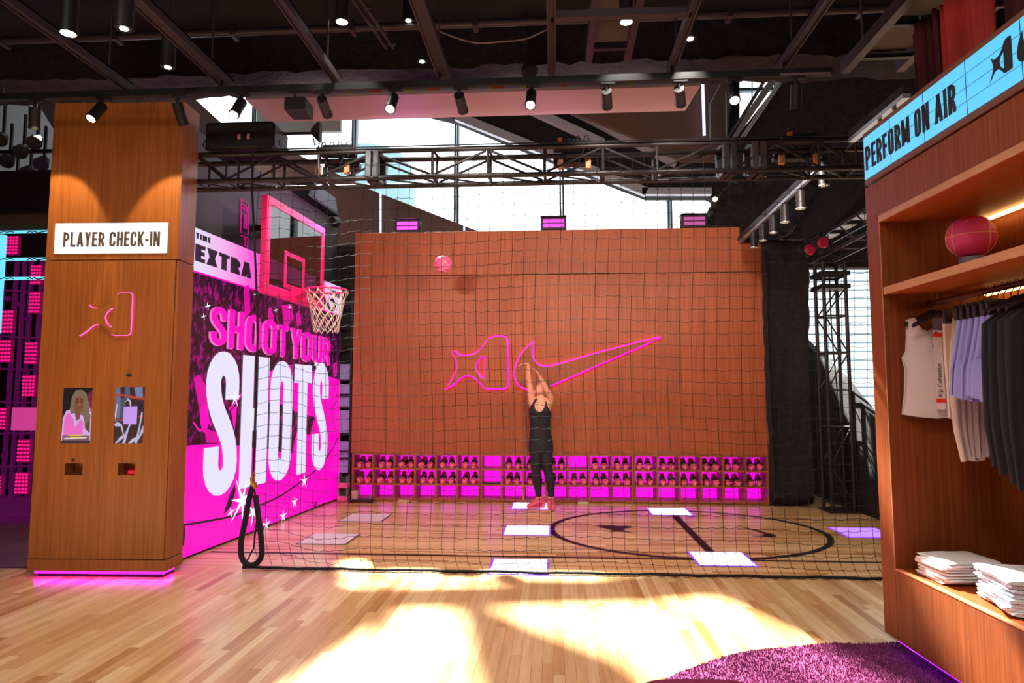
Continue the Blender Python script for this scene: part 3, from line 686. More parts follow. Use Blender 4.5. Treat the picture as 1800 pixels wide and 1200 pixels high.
# backstage frame between the screen and the wood wall
rk = thing('scaffold_frame', 'dark ladder-like frame with lilac panels between screen and wood wall', 'frame')
xa, xb = atY(596, 700, 9.75).x, atY(621, 700, 9.75).x
for xx in (xa - .04, xb - .05, xb + .0): MB().box(xx, xx + .03, 9.72, 9.75, 0, 3.8).obj('upright', M_TRUSS, rk, sharp=0)
for py in (440, 472, 500, 535, 570, 605, 668, 695, 716, 762, 793, 806, 850):
    z = atY(608, py, 9.73).z; MB().box(xa - .04, xb + .03, 9.715, 9.745, z - .012, z + .012).obj('rung', M_TRUSS, rk, sharp=0)
for y0, y1 in ((640, 667), (675, 692), (697, 714), (721, 760), (775, 792), (794, 803), (808, 830)):
    z0, z1 = atY(608, y1, 9.8).z, atY(608, y0, 9.8).z
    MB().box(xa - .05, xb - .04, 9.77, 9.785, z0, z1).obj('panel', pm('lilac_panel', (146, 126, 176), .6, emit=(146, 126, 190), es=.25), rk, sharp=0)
struct('wall_8', MB().box(-3.75, -2.9, 9.98, 10.05, 0, 3.9), M_BLACK, 'black backing behind the ladder-like frame', 'wall')
# ------------------------------------------------------------------ lit emblems on the wood wall
STAR = [(205,232),(222,252),(245,263),(272,265),(310,260),(345,250),(385,218),(415,180),(440,145),(480,130),(535,128),(556,134),(566,150),(568,200),(568,465),(564,480),(548,489),(430,490),(408,482),(380,450),(345,418),(318,402),(290,398),(262,402),(230,424),(190,462),(138,494),(172,448),(200,402),(216,360),(219,330),(214,290),(200,262),(186,236)]
HOLE = [(415,258),(392,268),(368,288),(350,315),(346,345),(356,378),(376,406),(404,426),(415,420)]
TICK = [(1640,134),(1500,166),(1190,246),(1000,302),(900,330),(868,337),(836,339),(805,334),(775,318),(752,290),(741,258),(740,225),(746,190),(757,163),(722,190),(690,222),(660,265),(638,312),(625,352),(621,388),(627,425),(644,456),(672,480),(708,494),(745,498),(790,494),(860,474),(1010,410),(1190,330),(1400,238),(1560,170)]
def up(p): return (p[0] / 4 + 750, p[1] / 4 + 560)
def wallpt(p, Y): q = atY(*up(p), YB); return (q.x, q.z)
M_NEON = glow('emblem_glow', (255, 6, 170), 3.4)
def emblem(name, poly, hole, label):
    t = thing(name, label, 'emblem', (0, 0, 0))
    pts = [wallpt(p, YB) for p in poly]
    mk = lambda a, b_, d: (a, YB - d, b_)
    if hole:                                    # keyhole the opening into the outline
        hp_ = [wallpt(p, YB) for p in hole]
        i = 13; pts2 = pts[:i + 1] + [hp_[0]] + hp_[:0:-1] + [hp_[0]] + pts[i:]
        k = 13
    if not hole: MB().prism(pts, .045, .07, mk).obj('plate', M_TEAK, t, sharp=0)
    else:
        xs = hp_[0][0]
        left = [p for p in pts]                 # two pieces meeting along the straight edge of the opening
        cut = lambda P, keep: P
        def clip(P, keep_right):
            o = []
            for i in range(len(P)):
                a, c = P[i], P[(i + 1) % len(P)]; ia = (a[0] >= xs) == keep_right; ic = (c[0] >= xs) == keep_right
                if ia: o.append(a)
                if ia != ic:
                    u = (xs - a[0]) / (c[0] - a[0]); o.append((xs, a[1] + (c[1] - a[1]) * u))
            return o
        MB().prism(clip(pts, True), .045, .07, mk).obj('plate', M_TEAK, t, sharp=0)
        L = clip(pts, False); ib = max(range(len(L)), key=lambda i: (abs(L[i][0] - xs) < 1e-6, L[i][1]))
        L = L[ib:] + L[:ib]                     # starts at the upper cut corner
        on = [i for i in range(len(L)) if abs(L[i][0] - xs) < 1e-6]
        if on[1] == 1: L = [L[0]] + L[:0:-1]
        L = L + hp_[::-1] if abs(L[-1][1] - hp_[-1][1]) < abs(L[-1][1] - hp_[0][1]) else L + hp_
        MB().prism(L, .045, .07, mk).obj('plate', M_TEAK, t, sharp=0)
    for P in ([pts, hp_] if hole else [pts]):
        MB().tube([(a, YB - .03, b_) for a, b_ in P], .019, 8, True).obj('light_edge', M_NEON, t)
    return t
emblem('star_emblem', STAR, HOLE, 'raised wooden star and arch emblem with a pink glowing edge')
emblem('tick_emblem', TICK, None, 'large raised wooden curved tick emblem with a pink glowing edge')

# ------------------------------------------------------------------ shoe cubbies under the wall
XD = [atY(x, 840, YB).x for x in (618, 655.5, 692.5, 729, 766, 803, 844, 882, 920, 959, 998, 1036, 1075, 1114, 1156, 1195, 1233, 1272, 1311, 1352)]
ZD = [.03, .245, .468, .69]
M_CUB = wood('cubby_wood', (150, 74, 34), (184, 98, 50), 'x', 1, .45)
M_CUBV = wood('cubby_wood_upright', (150, 74, 34), (184, 98, 50), 'z', 1, .45)
M_CIN = glow('cubby_light', (255, 10, 224), 1.12)
rack_lab = ('left third of the pink-lit shoe cubbies below the wood wall', 'middle third of the pink-lit shoe cubbies behind the person', 'right third of the pink-lit shoe cubbies by the black column')
for mi, (c0, c1) in enumerate(((0, 6), (6, 13), (13, 19))):
    t = thing('shoe_cubby', rack_lab[mi], 'shelf', (XD[c0], YB, 0), group='pink-lit shoe cubbies')
    def tb(nm, x0, x1, z0, z1, mat, y0=0, y1=.335): MB().box(x0 - XD[c0], x1 - XD[c0], y0, y1, z0, z1).obj(nm, mat, t, sharp=0, bevel=.002)
    xa, xb = XD[c0] + .002, XD[c1] - .002
    tb('plinth', xa, xb, 0, .028, M_CUB, .01, .3)
    for k, z in enumerate(ZD): tb(('bottom', 'shelf', 'shelf', 'top')[k], xa, xb, z - (.02 if k == 3 else .012), z + (.003 if k == 3 else .012), M_CUB)
    for i in range(c0, c1 + 1):
        xm = XD[i]; x0, x1 = (xm - .014, xm + .014)
        if i == c0: x0, x1 = xa, xa + .024
        if i == c1: x0, x1 = xb - .024, xb
        tb('divider', x0, x1, ZD[0] + .012, ZD[3] - .02, M_CUBV, .002, .33)
    for i in range(c0, c1):
        for r_ in range(3):
            MB().box(XD[i] - XD[c0] + .02, XD[i + 1] - XD[c0] - .02, .325, .335, ZD[r_] + .014, ZD[r_ + 1] - .014).obj('back_light', M_CIN, t, sharp=0)

# ------------------------------------------------------------------ the shoes
M_SHOE = pm('shoe_pink', (240, 92, 120), .55, bump=.05, bscale=300); M_SOLE = pm('shoe_sole', (246, 120, 140), .5)
M_SBLK = pm('shoe_black', (30, 18, 26), .6); M_LACE = pm('shoe_lace', (120, 40, 66), .7)
def shoe_rings(inset=0.0, z0=0.02, full=True):
    rs = []                                       # toe at -y, heel at +y; length .28
    for y, w_, h in ((-.14, .024, .022), (-.132, .036, .038), (-.11, .046, .05), (-.08, .050, .060), (-.045, .049, .078), (-.01, .046, .096), (.03, .044, .108), (.065, .042, .112), (.1, .041, .114), (.125, .036, .118), (.138, .024, .108)):
        r = []
        for k in range(14):
            a = 2 * PI * k / 14; cx, cz = math.cos(a), math.sin(a)
            ww = w_ * (1 if cz < .2 else 1 - .42 * (cz - .2) * (1 if y > -.06 else .3))
            r.append((cx * ww, y, z0 + h * (.5 + .5 * cz) if cz > 0 else z0 + h * .5 * (1 + cz)))
        rs.append(r)
    return rs
def sole_mb():
    mb = MB(); pts = []
    for i in range(20):
        a = 2 * PI * i / 20; y = .143 * math.sin(a); wx = (.053 if y < 0 else .043) * math.cos(a)
        pts.append((wx, y))
    rings = [[(x * k, y * k, z) for x, y in pts] for k, z in ((.94, 0), (1, .006), (1, .022), (.95, .032))]
    return mb.loft(rings)
def make_shoe(name, label, cat, group):
    t = thing(name, label, cat, (0, 0, 0), group=group)
    o = MB().loft(shoe_rings()).obj('upper', M_SHOE, t, sharp=60)
    sole_mb().obj('sole', M_SOLE, t, sharp=50)
    sb = MB()
    rr = [((1.05) , -.075, .052), (1.06, -.04, .078), (1.06, -.012, .094)]
    rings = []
    for y, w_, h in ((-.072, .052, .066), (-.066, .053, .069), (-.03, .0505, .088), (-.022, .0495, .093)):
        rings.append([(math.cos(R(a)) * w_ * (1 if math.sin(R(a)) < .2 else 1 - .36 * (math.sin(R(a)) - .2)), y, .022 + h * (.5 + .5 * math.sin(R(a)))) for a in range(-20, 201, 22)])
    for i in range(3):
        for k in range(len(rings[0]) - 1): sb.quad(rings[i][k], rings[i][k + 1], rings[i + 1][k + 1], rings[i + 1][k])
    s = sb.obj('strap', M_SBLK, t, sharp=60)
    hr = [[(x * 1.05, y + .004, .018 + (z - .018) * 1.02) for x, y, z in r] for r in shoe_rings()[5:]]
    MB().loft([[p for k, p in enumerate(r) if k not in (2, 3, 4, 5)] for r in hr], cap=False).obj('heel_shade', M_SBLK, t, sharp=60)  # black shell painting the shade at both sides of the shoe
    MB().tube([(.030 * math.cos(2*PI*k/16), .085 + .042 * math.sin(2*PI*k/16), .128 + .010 * math.sin(2*PI*k/16)) for k in range(16)], .0065, 6, True).obj('collar', M_LACE, t)
    MB().prism([(-.024, 0), (.024, 0), (.018, .058), (-.018, .058)], -.005, .005, lambda a, b_, d: (a, -.002 + b_ * .9 + d, .112 + b_ * .75)).obj('tongue', M_SHOE, t, sharp=0, bevel=.003)
    lb = MB()
    for k in range(4):
        y = -.028 + k * .018; z = .098 + k * .011
        lb.tube([(-.027, y, z - .004), (0, y + .004, z + .008), (.027, y, z - .004)], .0035, 5)
    lb.obj('laces', M_LACE, t)
    MB().prism([(-.045, .004), (.03, .03), (-.02, .016), (-.032, .018)], .0, .0015, lambda a, b_, d: (.0415 + d - b_ * .05, a + .06, .045 + b_ * .9)).obj('tick_mark', M_SBLK, t, sharp=0)
    return t
proto = None
ordn = ('first', 'second', 'third', 'fourth', 'fifth', 'sixth', 'seventh', 'eighth', 'ninth', 'tenth', 'eleventh', 'twelfth', 'thirteenth', 'fourteenth', 'fifteenth', 'sixteenth', 'seventeenth', 'eighteenth', 'nineteenth')
rs = random.Random(11)
for r_, rn, empty in ((2, 'top', (6, 10)), (1, 'middle', (6,))):
    for c in range(19):
        if c in empty: continue
        xm = (XD[c] + XD[c + 1]) / 2; vx = -.012 * (xm - .1); ang = math.atan2(xm, 9.6) * .35
        gap = rs.uniform(.0575, .068); off = rs.uniform(-.006, .006)
        for s_, side in ((-1, 'left'), (1, 'right')):
            lab = 'pink and black sneaker, %s of the pair in the %s cubby of the %s row' % (side, ordn[c], rn)
            loc = (xm + off + s_ * gap, YB + .155 + rs.uniform(-.012, .012), ZD[r_] + .0125)
            rz = -ang + R(rs.uniform(-9, 7)) + s_ * R(2)
            if proto is None:
                proto = make_shoe('sneaker', lab, 'shoe', 'pink sneakers in the wall cubbies'); proto.location = loc; proto.rotation_euler = (0, 0, rz)
                TREE[proto.name] = kids(proto)
                for k in TREE[proto.name]: TREE[k.name] = []
            else: copy_tree(proto, loc, (0, 0, rz), lab)
# things left in or by the cubbies
x = (XD[6] + XD[7]) / 2
tr_ = thing('tray', 'thin dark tray with papers lying in the otherwise empty middle row cubby', 'tray', (x, YB + .12, ZD[1] + .0125))
MB().box(-.12, .12, -.09, .09, 0, .006).box(-.12, .12, -.09, -.085, .006, .02).obj('base', M_BLK2, tr_, sharp=0)
MB().prism([(-.09, -.06), (.07, -.07), (.09, .04), (-.07, .05)], .007, .011).obj('paper', M_WHITE, tr_, sharp=0)
for px, lab in ((707, 'small cream block on the floor before the third cubby column'), (1025, 'small cream block on the floor just right of the person')):
    p = atZ(px, 884); MB().box(-.075, .075, -.02, .02, 0, .03).obj('wedge_block', pm('cream', (226, 196, 160), .6), label=lab, cat='block', loc=(p.x, YB - .06, 0), sharp=0, bevel=.004)
# rolling trolley with a pale bucket in the first bottom cubby
tl = thing('trolley', 'low dark floor trolley with a small mast before the first cubby column', 'trolley', (XD[0] + .19, YB - .1, 0))
MB().box(-.17, .17, -.1, .05, .03, .05).obj('deck', M_BLK2, tl, sharp=0, bevel=.004)
for sx in (-.14, .14):
    for sy in (-.08, .03): MB().cyl((sx - .012, sy, .017), (sx + .012, sy, .017), .0165, n=12).obj('wheel', M_BLK2, tl)
MB().tube([(-.05, .02, .05), (-.05, .02, .2)], .005, 6).obj('mast', M_TRUSS, tl); MB().tube([(.13, -.05, .05), (.14, -.05, .11)], .012, 8).obj('handle', M_GREY, tl)
bk = thing('bucket', 'pale beige bucket standing on the low dark trolley', 'bucket', (XD[0] + .09, YB - .12, .0505))
MB().lathe([(.045, 0), (.055, .11), (.05, .11), (.042, .006)], n=20).obj('body', pm('bucket_beige', (206, 176, 150), .5), bk)
# pink boxes stacked at the left foot of the wall
for k in range(2):
    bx = thing('crate', ('lower' if k == 0 else 'upper') + ' pink speckled crate stacked left of the cubbies', 'crate', (atZ(604, 882).x - .03, YB - .09, .002 + k * .19), group='pink crates by the ladder frame')
    MB().box(-.07, .075, 0, .16, 0, .075).obj('box', pm('crate_pink', (236, 96, 150), .5, vary=.35, vscale=40), bx, sharp=0, bevel=.004)
    for s_ in (-.06, .062): MB().box(s_ - .006, s_ + .006, .01, .15, .0755, .187).obj('post', M_GREY, bx, sharp=0)
    MB().box(-.05, .05, .06, .15, .0755, .15).obj('insert', pm('crate_dark', (52, 66, 52), .6), bx, sharp=0)
# pink flood lamps on top of the wall
for px, lab, tilt, on in ((714, 'left pink flood lamp with a glowing double tube on the wood wall', -6, 1.0), (973, 'middle pink flood lamp on the wood wall, below the mullion', 0, .55), (1223, 'right pink flood lamp on the wood wall, dim and pale', 6, .3)):
    x = atY(px, 400, YB).x; t = thing('flood_lamp', lab, 'lamp', (x, YB + .1, 3.998), group='pink flood lamps on the wall top')
    MB().box(-.19, .19, -.02, .12, .03, .22).obj('housing', M_BLK2, t, sharp=0, bevel=.012)
    MB().box(-.165, .165, -.028, -.021, .052, .2).obj('reflector', pm('reflector', (120, 60, 110), .3, metal=.5), t, sharp=0)
    for z in (.085, .155): MB().box(-.155, .155, -.036, -.029, z - .022, z + .026).obj('tube', glow('flood_tube_%d' % int(on * 100), (255, 60, 240) if on > .5 else (200, 84, 160), 2.6 * on + .15), t, sharp=0)
    MB().box(-.195, .195, -.06, .13, .222, .23).obj('visor', M_BLK2, t, sharp=0)
    for sx in (-.2, .194): MB().box(sx, sx + .006, .02, .06, 0, .15).obj('yoke', M_BLK2, t, sharp=0)
    if on > .5: area('flood_light', (0, -.06, .14), (0, -2.8, .72), .3, .12, 12 * on, (.95, .16, .9), t)

# ------------------------------------------------------------------ lit floor panels
def quad_floor(c, wx, wy): return [(c[0] - wx / 2, c[1] - wy / 2), (c[0] + wx / 2, c[1] - wy / 2), (c[0] + wx / 2, c[1] + wy / 2), (c[0] - wx / 2, c[1] + wy / 2)]
M_TILE = glow('tile_lit', (236, 226, 255), 2.2); M_TEDGE = glow('tile_edge', (138, 52, 255), 1.3); M_TOFF = pm('tile_off', (226, 206, 214), .45)
tiles = [((643, 910), 0, 'unlit pale floor panel farther back near the pink wall'), ((579, 947), 0, 'unlit pale floor panel nearer, left of the court'), ((933, 889), 1, 'lit white floor panel under the person'), ((927, 932), 1, 'lit white floor panel left of the painted circle'), ((913, 996), 1, 'lit white floor panel by the net in the sun'),
         ((1176, 899), 1, 'lit white floor panel at the far edge of the painted circle'), ((1268, 982), 1, 'lit white floor panel at the near edge of the painted circle'), ((1516, 936), 2, 'lit violet floor panel right of the painted circle')]
for (px, py), on, lab in tiles:
    p = atZ(px, py); t = thing('floor_panel', lab, 'floor light', (p.x, p.y, 0), group='panels set in the court floor')
    MB().box(-.27, .27, -.27, .27, .0, .004).obj('frame', M_TEDGE if on else pm('tile_frame', (60, 50, 60), .4), t, sharp=0)
    MB().box(-.25, .25, -.25, .25, .0042, .006).obj('face', (M_TOFF, M_TILE, glow('tile_violet', (196, 140, 255), 1.2))[on], t, sharp=0)

# ------------------------------------------------------------------ basketballs
def ball_mesh(t, r, mat, smat):
    MB().ball((0, 0, 0), r, nu=32, nv=20).obj('shell', mat, t)
    q = r * 1.002
    def ring(fn): MB().tube([fn(2 * PI * k / 48) for k in range(48)], r * .026, 6, True).obj('seam', smat, t)
    ring(lambda a: (q * math.cos(a), q * math.sin(a), 0)); ring(lambda a: (0, q * math.cos(a), q * math.sin(a)))
    for s in (1, -1):
        def f(a, s=s):
            v = Vector((.62 * math.cos(a), .62 * math.sin(a) , 0)); y = s * (.62 + .16 * math.cos(2 * a)); v = Vector((v.x * 1.2, y, v.y * .95)); return v.normalized() * q
        ring(f)
M_BALL = pm('ball_pink', (238, 96, 150), .45, bump=.25, bscale=420); M_SEAM = pm('ball_seam', (250, 190, 186), .5)
p = atY(779, 464, 8.75)
bl = thing('basketball', 'pink basketball with pale seams flying towards the hoop', 'basketball', p); ball_mesh(bl, .118, M_BALL, M_SEAM); bl.rotation_euler = (R(25), R(35), R(70))
# ------------------------------------------------------------------ safety net in front of the court
sn = thing('safety_net', 'black square-mesh safety net hanging from the truss to the floor', 'net')
M_CORD = pm('net_black', (20, 17, 22), .8)
NX0, NX1, CELL = -2.66, 3.2, .1045
NZ = 3.74
def netpt(x, z):
    k = (x - NX0) / (NX1 - NX0)
    y = 5.70 + .12 * (1 - z / NZ) + .015 * math.sin(x * 2.1 + z * 1.3) + .01 * math.sin(x * 5.3 - z * 2)
    zz = z + .018 * math.sin(x * 1.7 + 1) * (1 - abs(z / NZ - .5) * 1.2) + .008 * math.sin(x * 4.3 + z * 3)
    xx = x + .02 * math.sin(z * 2.2 + x * .8)
    if z < .25: xx += (.25 - z) ** 1.5 * .5; y -= (.25 - z) * .1
    if x < -1.4:                                    # gathered towards the left border
        g_ = (-1.4 - x) / 1.26; xx -= .05 * g_ * math.sin(z / NZ * PI); zz += .05 * g_ * math.sin(x * 7)
    return Vector((xx, y, max(zz, .02)))
nbm = MB(); nc = int((NX1 - NX0) / CELL); nr = int(NZ / CELL)
for i in range(nc + 1):
    x = NX0 + i * CELL
    nbm.tube([netpt(x, j * CELL) for j in range(nr + 1)], .0019, 4, cap=False)
for j in range(1, nr + 1):
    pts = []
    for i in range(nc + 1):
        x = NX0 + i * CELL; pts.append(netpt(x, j * CELL))
        if i < nc:
            sg_ = .009 + .005 * math.sin(i * 3.1 + j * 1.9)
            for f_ in (.25, .5, .75):
                q = netpt(x + CELL * f_, j * CELL); q.z -= sg_ * 4 * f_ * (1 - f_); pts.append(q)
    nbm.tube(pts, .0019, 4, cap=False)
for i in range(nc + 1):
    for j in range(1, nr + 1):
        c = netpt(NX0 + i * CELL, j * CELL); s = .0048
        nbm.add([c + Vector(v) * s for v in ((1,0,0),(-1,0,0),(0,1,0),(0,-1,0),(0,0,1),(0,0,-1))], [(0,2,4),(2,1,4),(1,3,4),(3,0,4),(2,0,5),(1,2,5),(3,1,5),(0,3,5)])
nbm.obj('netting', M_CORD, sn, sharp=0, kind='stuff')
br = [Vector((-2.79 + k * .1, 5.825 + .012 * math.sin(k * .9) + .008 * math.sin(k * 2.3), .016)) for k in range(61)]
MB().tube(br, .0125, 8).obj('bottom_rope', M_CORD, sn)
lb = MB()
for k in range(56):                                  # slack loops of cord lying along the rope
    x = -2.6 + k * .105; lb.tube([(x, 5.81, .02), (x + .02, 5.79, .006), (x + .05, 5.785, .005), (x + .075, 5.8, .012)], .0019, 4)
lb.obj('slack_loops', M_CORD, sn, sharp=0, kind='stuff')
top = atY(443, 330, 5.7); mid = atY(445, 838, 5.74)
MB().tube([(top.x, 5.70, 3.8), top, (mid.x + .01, 5.72, 2.2), (mid.x + .012, 5.72, 1.5), mid], .010, 8).obj('border_rope', M_CORD, sn)
MB().tube([mid, (mid.x + .05, 5.74, .5), (mid.x + .02, 5.75, .2), (mid.x - .05, 5.76, .07), (-2.79, 5.825, .02)], .007, 6).obj('border_rope', M_CORD, sn)
MB().tube([(NX0 - .1, 5.70, 3.80), (NX1, 5.70, 3.80)], .006, 6).obj('head_rope', M_CORD, sn)
# thick padded strap hanging as a loop
ls = thing('padded_strap', 'thick black foam strap hanging in a long loop on the net border', 'strap')
lp = smooth_poly([(445, 852), (438, 876), (431, 915), (424, 950), (424, 975), (430, 988), (441, 993), (453, 988), (460, 974), (459, 945), (454, 905), (449, 870)], 4, False)
MB().tube([atY(x, y, 5.66) for x, y in lp], .024, 10).obj('strap', pm('foam_black', (26, 22, 26), .9), ls)
M_BRASS = pm('brass', (212, 150, 40), .3, metal=.9)
for a, b_ in (((443, 838), (445, 854)), ((447, 848), (449, 858))):
    MB().cyl(atY(*a, 5.65), atY(*b_, 5.65), .018, n=10).obj('clip', M_BRASS, ls)
MB().tube([atY(x, y, 5.65) for x, y in ((446, 829), (443, 836), (446, 840), (449, 836))], .005, 6, True).obj('hook', M_BRASS, ls)

# ------------------------------------------------------------------ the box truss over the net
tt = thing('truss', 'long black box truss spanning above the net', 'truss')
TZ0, TZ1, TY0, TY1, X0, X1 = 3.535, 3.79, 5.77, 6.01, -3.62, 3.4
for y in (TY0, TY1):
    for z in (TZ0, TZ1): MB().cyl((X0, y, z), (X1, y, z), .0235, n=12).obj('chord', M_TRUSS, tt)
vx = [atY(p, 285, TY0).x for p in (345, 398, 482, 560, 655, 760, 858, 957, 1060, 1155, 1255, 1290, 1440, 1505)]
for i, x in enumerate(vx):
    if i in (4, 10, 11): continue
    for y in (TY0, TY1): MB().cyl((x, y, TZ0 + .02), (x, y, TZ1 - .02), .0125, n=8).obj('upright', M_TRUSS, tt)
    for z in (TZ0, TZ1): MB().cyl((x, TY0 + .02, z), (x + .02, TY1 - .02, z), .0115, n=8).obj('cross_tie', M_TRUSS, tt)
for i in range(len(vx) - 1):
    a, c = vx[i] + .02, vx[i + 1] - .02
    if c - a < .25: continue
    n = 2 if c - a > .65 else 1
    for k in range(n):
        p, q = a + (c - a) * k / n, a + (c - a) * (k + 1) / n; fl_ = (i + k) % 2
        for y in (TY0, TY1):
            z0, z1 = (TZ1 - .025, TZ0 + .025) if fl_ == 0 else (TZ0 + .025, TZ1 - .025)
            MB().cyl((p, y, z0), (q, y, z1), .0115, n=8).obj('diagonal', M_TRUSS, tt)
        MB().cyl((p, TY0, TZ0), (q, TY1, TZ0), .009, n=8).obj('diagonal', M_TRUSS, tt)
for px in (655, 1283, 1334):
    x = atY(px, 285, TY0).x
    for s_ in (-.035, .035):
        for y in (TY0, TY1): MB().box(x + s_ - .026, x + s_ + .026, y - .028, y + .028, TZ0, TZ1).obj('joint_plate', pm('truss_plate', (92, 82, 76), .45, metal=.4) if px == 1334 else M_BLK2, tt, sharp=0, bevel=.003)
        for z in (TZ0, TZ1): MB().box(x + s_ - .022, x + s_ + .022, TY0 + .03, TY1 - .03, z - .024, z + .024).obj('joint_tie', M_TRUSS, tt, sharp=0)
# stage kit on the truss
pj = thing('projector', 'big black projector box lying on the left end of the truss', 'projector', (atY(430, 262, 5.85).x, 5.9, 3.815))
MB().box(-.33, .32, -.17, .2, .012, .28).obj('body', M_BLACK, pj, sharp=0, bevel=.03)
MB().box(.322, .327, -.13, .16, .05, .25).obj('side_panel', pm('dark_slate', (54, 58, 64), .5), pj, sharp=0)
MB().cyl((.327, .0, .12), (.331, .0, .12), .035, n=16).obj('vent', M_BLACK, pj)
for x in (-.01, .08): MB().box(x, x + .026, -.176, -.171, .1, .15).obj('sticker', pm('sticker', (214, 170, 176), .6), pj, sharp=0)
for x in (-.24, .22): MB().box(x - .03, x + .03, -.1, .1, .0, .012).obj('foot', M_BLK2, pj, sharp=0)
MB().tube([(-.2, -.18, .07), (-.28, -.2, .12), (-.33, -.19, .05), (-.3, -.18, .0), (-.1, -.18, -.02)], .006, 6).obj('cable', M_CORD, pj)
fa = thing('arm_lamp', 'small flood lamp on a straight arm beside the projector', 'lamp', atY(497, 235, 5.95))
q = atY(548, 234, 5.95) - atY(497, 235, 5.95)
MB().cyl((-.03, 0, 0), q, .014, n=10).obj('arm', M_BLK2, fa)
MB().prism([(0, -.03), (.05, -.1), (.085, -.12), (.085, .12), (.05, .1), (0, .03)], -.03, .05, lambda a, b_, d: (q.x + a, d, q.z + b_ * .8 + .01)).obj('head', M_TRUSS, fa, sharp=0, bevel=.005)
MB().tube([(q.x + .02, 0, q.z - .05), (q.x + .03, 0, q.z - .12), (q.x + .08, 0, q.z - .1), (q.x + .06, 0, q.z - .16)], .006, 6).obj('cable', M_CORD, fa)
M_CLAMP = pm('orange_clamp', (214, 134, 74), .5)
def truss_box(px, pz, label, wx, cl, name='cable_tray_box'):
    x = atY(px, 255, 5.9).x; t = thing(name, label, 'stage box', (x, 5.9, TZ1 + .0235))
    MB().box(-wx / 2, wx / 2, -.08, .1, 0, .05).obj('box', M_BLACK, t, sharp=0, bevel=.008)
    MB().box(-wx / 2 + .05, wx / 2 - .03, -.06, .08, .05, .075).obj('lid', M_BLK2, t, sharp=0, bevel=.004)
    for c in cl:
        xx = atY(c, 280, TY0).x - x
        MB().box(xx - .026, xx + .026, -.02, .02, -.19, -.1).obj('clamp', M_CLAMP, t, sharp=0, bevel=.006)
        MB().tube([(xx, 0, -.1), (xx + .02, .02, -.05), (xx + .01, .0, .0)], .008, 6).obj('clamp_hook', M_BLK2, t)
    MB().box(-wx / 2, wx / 2, .14, .24, -.09, -.02).obj('added_wash_head', M_BLK2, t, sharp=0, bevel=.006); MB().bar((0, .08, .03), (0, .19, -.03), .03).obj('added_wash_arm', M_BLK2, t, sharp=0)  # lamp head added behind the truss to light the wood wall
    MB().box(-wx / 2 + .02, wx / 2 - .02, .2405, .243, -.08, -.03).obj('added_wash_lens', glow('added_wash_lens', (255, 226, 200), 3), t, sharp=0)
    area('added_wash_light', (0, .26, -.06), (-x * .3, 3.6, -2.6), wx, .07, 58, (1, .82, .68), t)
    for k in range(4):
        xx = -wx / 2 + wx * (k + .6) / 4.4
        MB().tube([(xx, -.07, .05), (xx + .01, -.07, .09), (xx + .035, -.07, .095), (xx + .05, -.07, .05)], .005, 6).obj('cable', M_CORD, t)
    MB().tube([(-wx / 2 + .05, -.1, -.01), (-.05, -.11, -.14), (.06, -.11, -.17), (wx / 2 - .05, -.1, -.02)], .005, 6).obj('cable', M_CORD, t)
    return t
truss_box(592, 255, 'flat black stage box on the truss above the backboard', .34, (551, 602))
t = truss_box(1005, 243, 'black stage box with looped cables on the truss above the person', .34, (985, 1035))
MB().box(-.13, -.09, -.09, -.08, .03, .075).obj('connector', pm('orange_plastic', (232, 110, 40), .5), t, sharp=0)
t = truss_box(1405, 238, 'black stage box with an orange plug on the right end of the truss', .34, (1383, 1446))
MB().box(-.13, -.09, -.09, -.08, .03, .075).obj('connector', MATS['orange_plastic'], t, sharp=0)

# ------------------------------------------------------------------ truss tower at the right end of the court and the side truss it carries
tw_ = thing('truss_tower', 'upright black truss tower standing beside the rough column', 'truss', (0, 0, 0))
tx0, tx1, ty0, ty1, tz = 3.66, 3.95, 9.06, 9.34, 3.36
for x in (tx0, tx1):
    for y in (ty0, ty1): MB().cyl((x, y, .02), (x, y, tz), .024, n=10).obj('chord', M_TRUSS, tw_)
MB().box(tx0 - .06, tx1 + .06, ty0 - .06, ty1 + .06, 0, .02).obj('base_plate', M_BLK2, tw_, sharp=0)
zs = [.12, .62, 1.12, 1.62, 2.12, 2.62, 3.0, 3.16, 3.34]
for i, z in enumerate(zs):
    for y in (ty0, ty1): MB().cyl((tx0, y, z), (tx1, y, z), .013, n=8).obj('rung', M_TRUSS, tw_)
    for x in (tx0, tx1): MB().cyl((x, ty0, z), (x, ty1, z), .013, n=8).obj('rung', M_TRUSS, tw_)
    if 0 <= i < 6:
        z2 = zs[i + 1]
        for y in (ty0, ty1): MB().cyl((tx0 if i % 2 else tx1, y, z), (tx1 if i % 2 else tx0, y, z2), .011, n=8).obj('diagonal', M_TRUSS, tw_)
for z in (3.02, 3.2): MB().box(tx0 - .05, tx1 + .05, ty0 - .05, ty1 + .05, z - .03, z + .03).obj('sleeve', M_BLACK, tw_, sharp=0, bevel=.006)
MB().tube([(3.8, 9.2, 3.2), (3.79, 9.18, 2.4), (3.83, 9.17, 1.6), (3.77, 9.15, 1.0), (3.81, 9.1, .3), (3.75, 9.1, .1), (3.87, 9.1, .12), (3.85, 9.1, .04)], .009, 6).obj('cable', M_CORD, tw_)
st = thing('side_truss', 'black truss running from the tower towards the shelving', 'truss', (0, 0, 0))
for x in (3.62, 3.92):
    for z in (3.42, 3.70): MB().cyl((x, 6.1, z), (x, 9.34, z), .022, n=10).obj('chord', M_TRUSS, st)
for k in range(8):
    y = 6.1 + k * .48
    MB().cyl((3.62, y, 3.42), (3.62, y + .4, 3.70), .011, n=8).obj('diagonal', M_TRUSS, st); MB().cyl((3.62, y, 3.42), (3.92, y, 3.42), .011, n=8).obj('cross_tie', M_TRUSS, st)
    MB().box(3.68, 3.88, y, y + .26, 3.725, 3.74).obj('top_plate', pm('plate_grey', (150, 156, 164), .5), st, sharp=0)
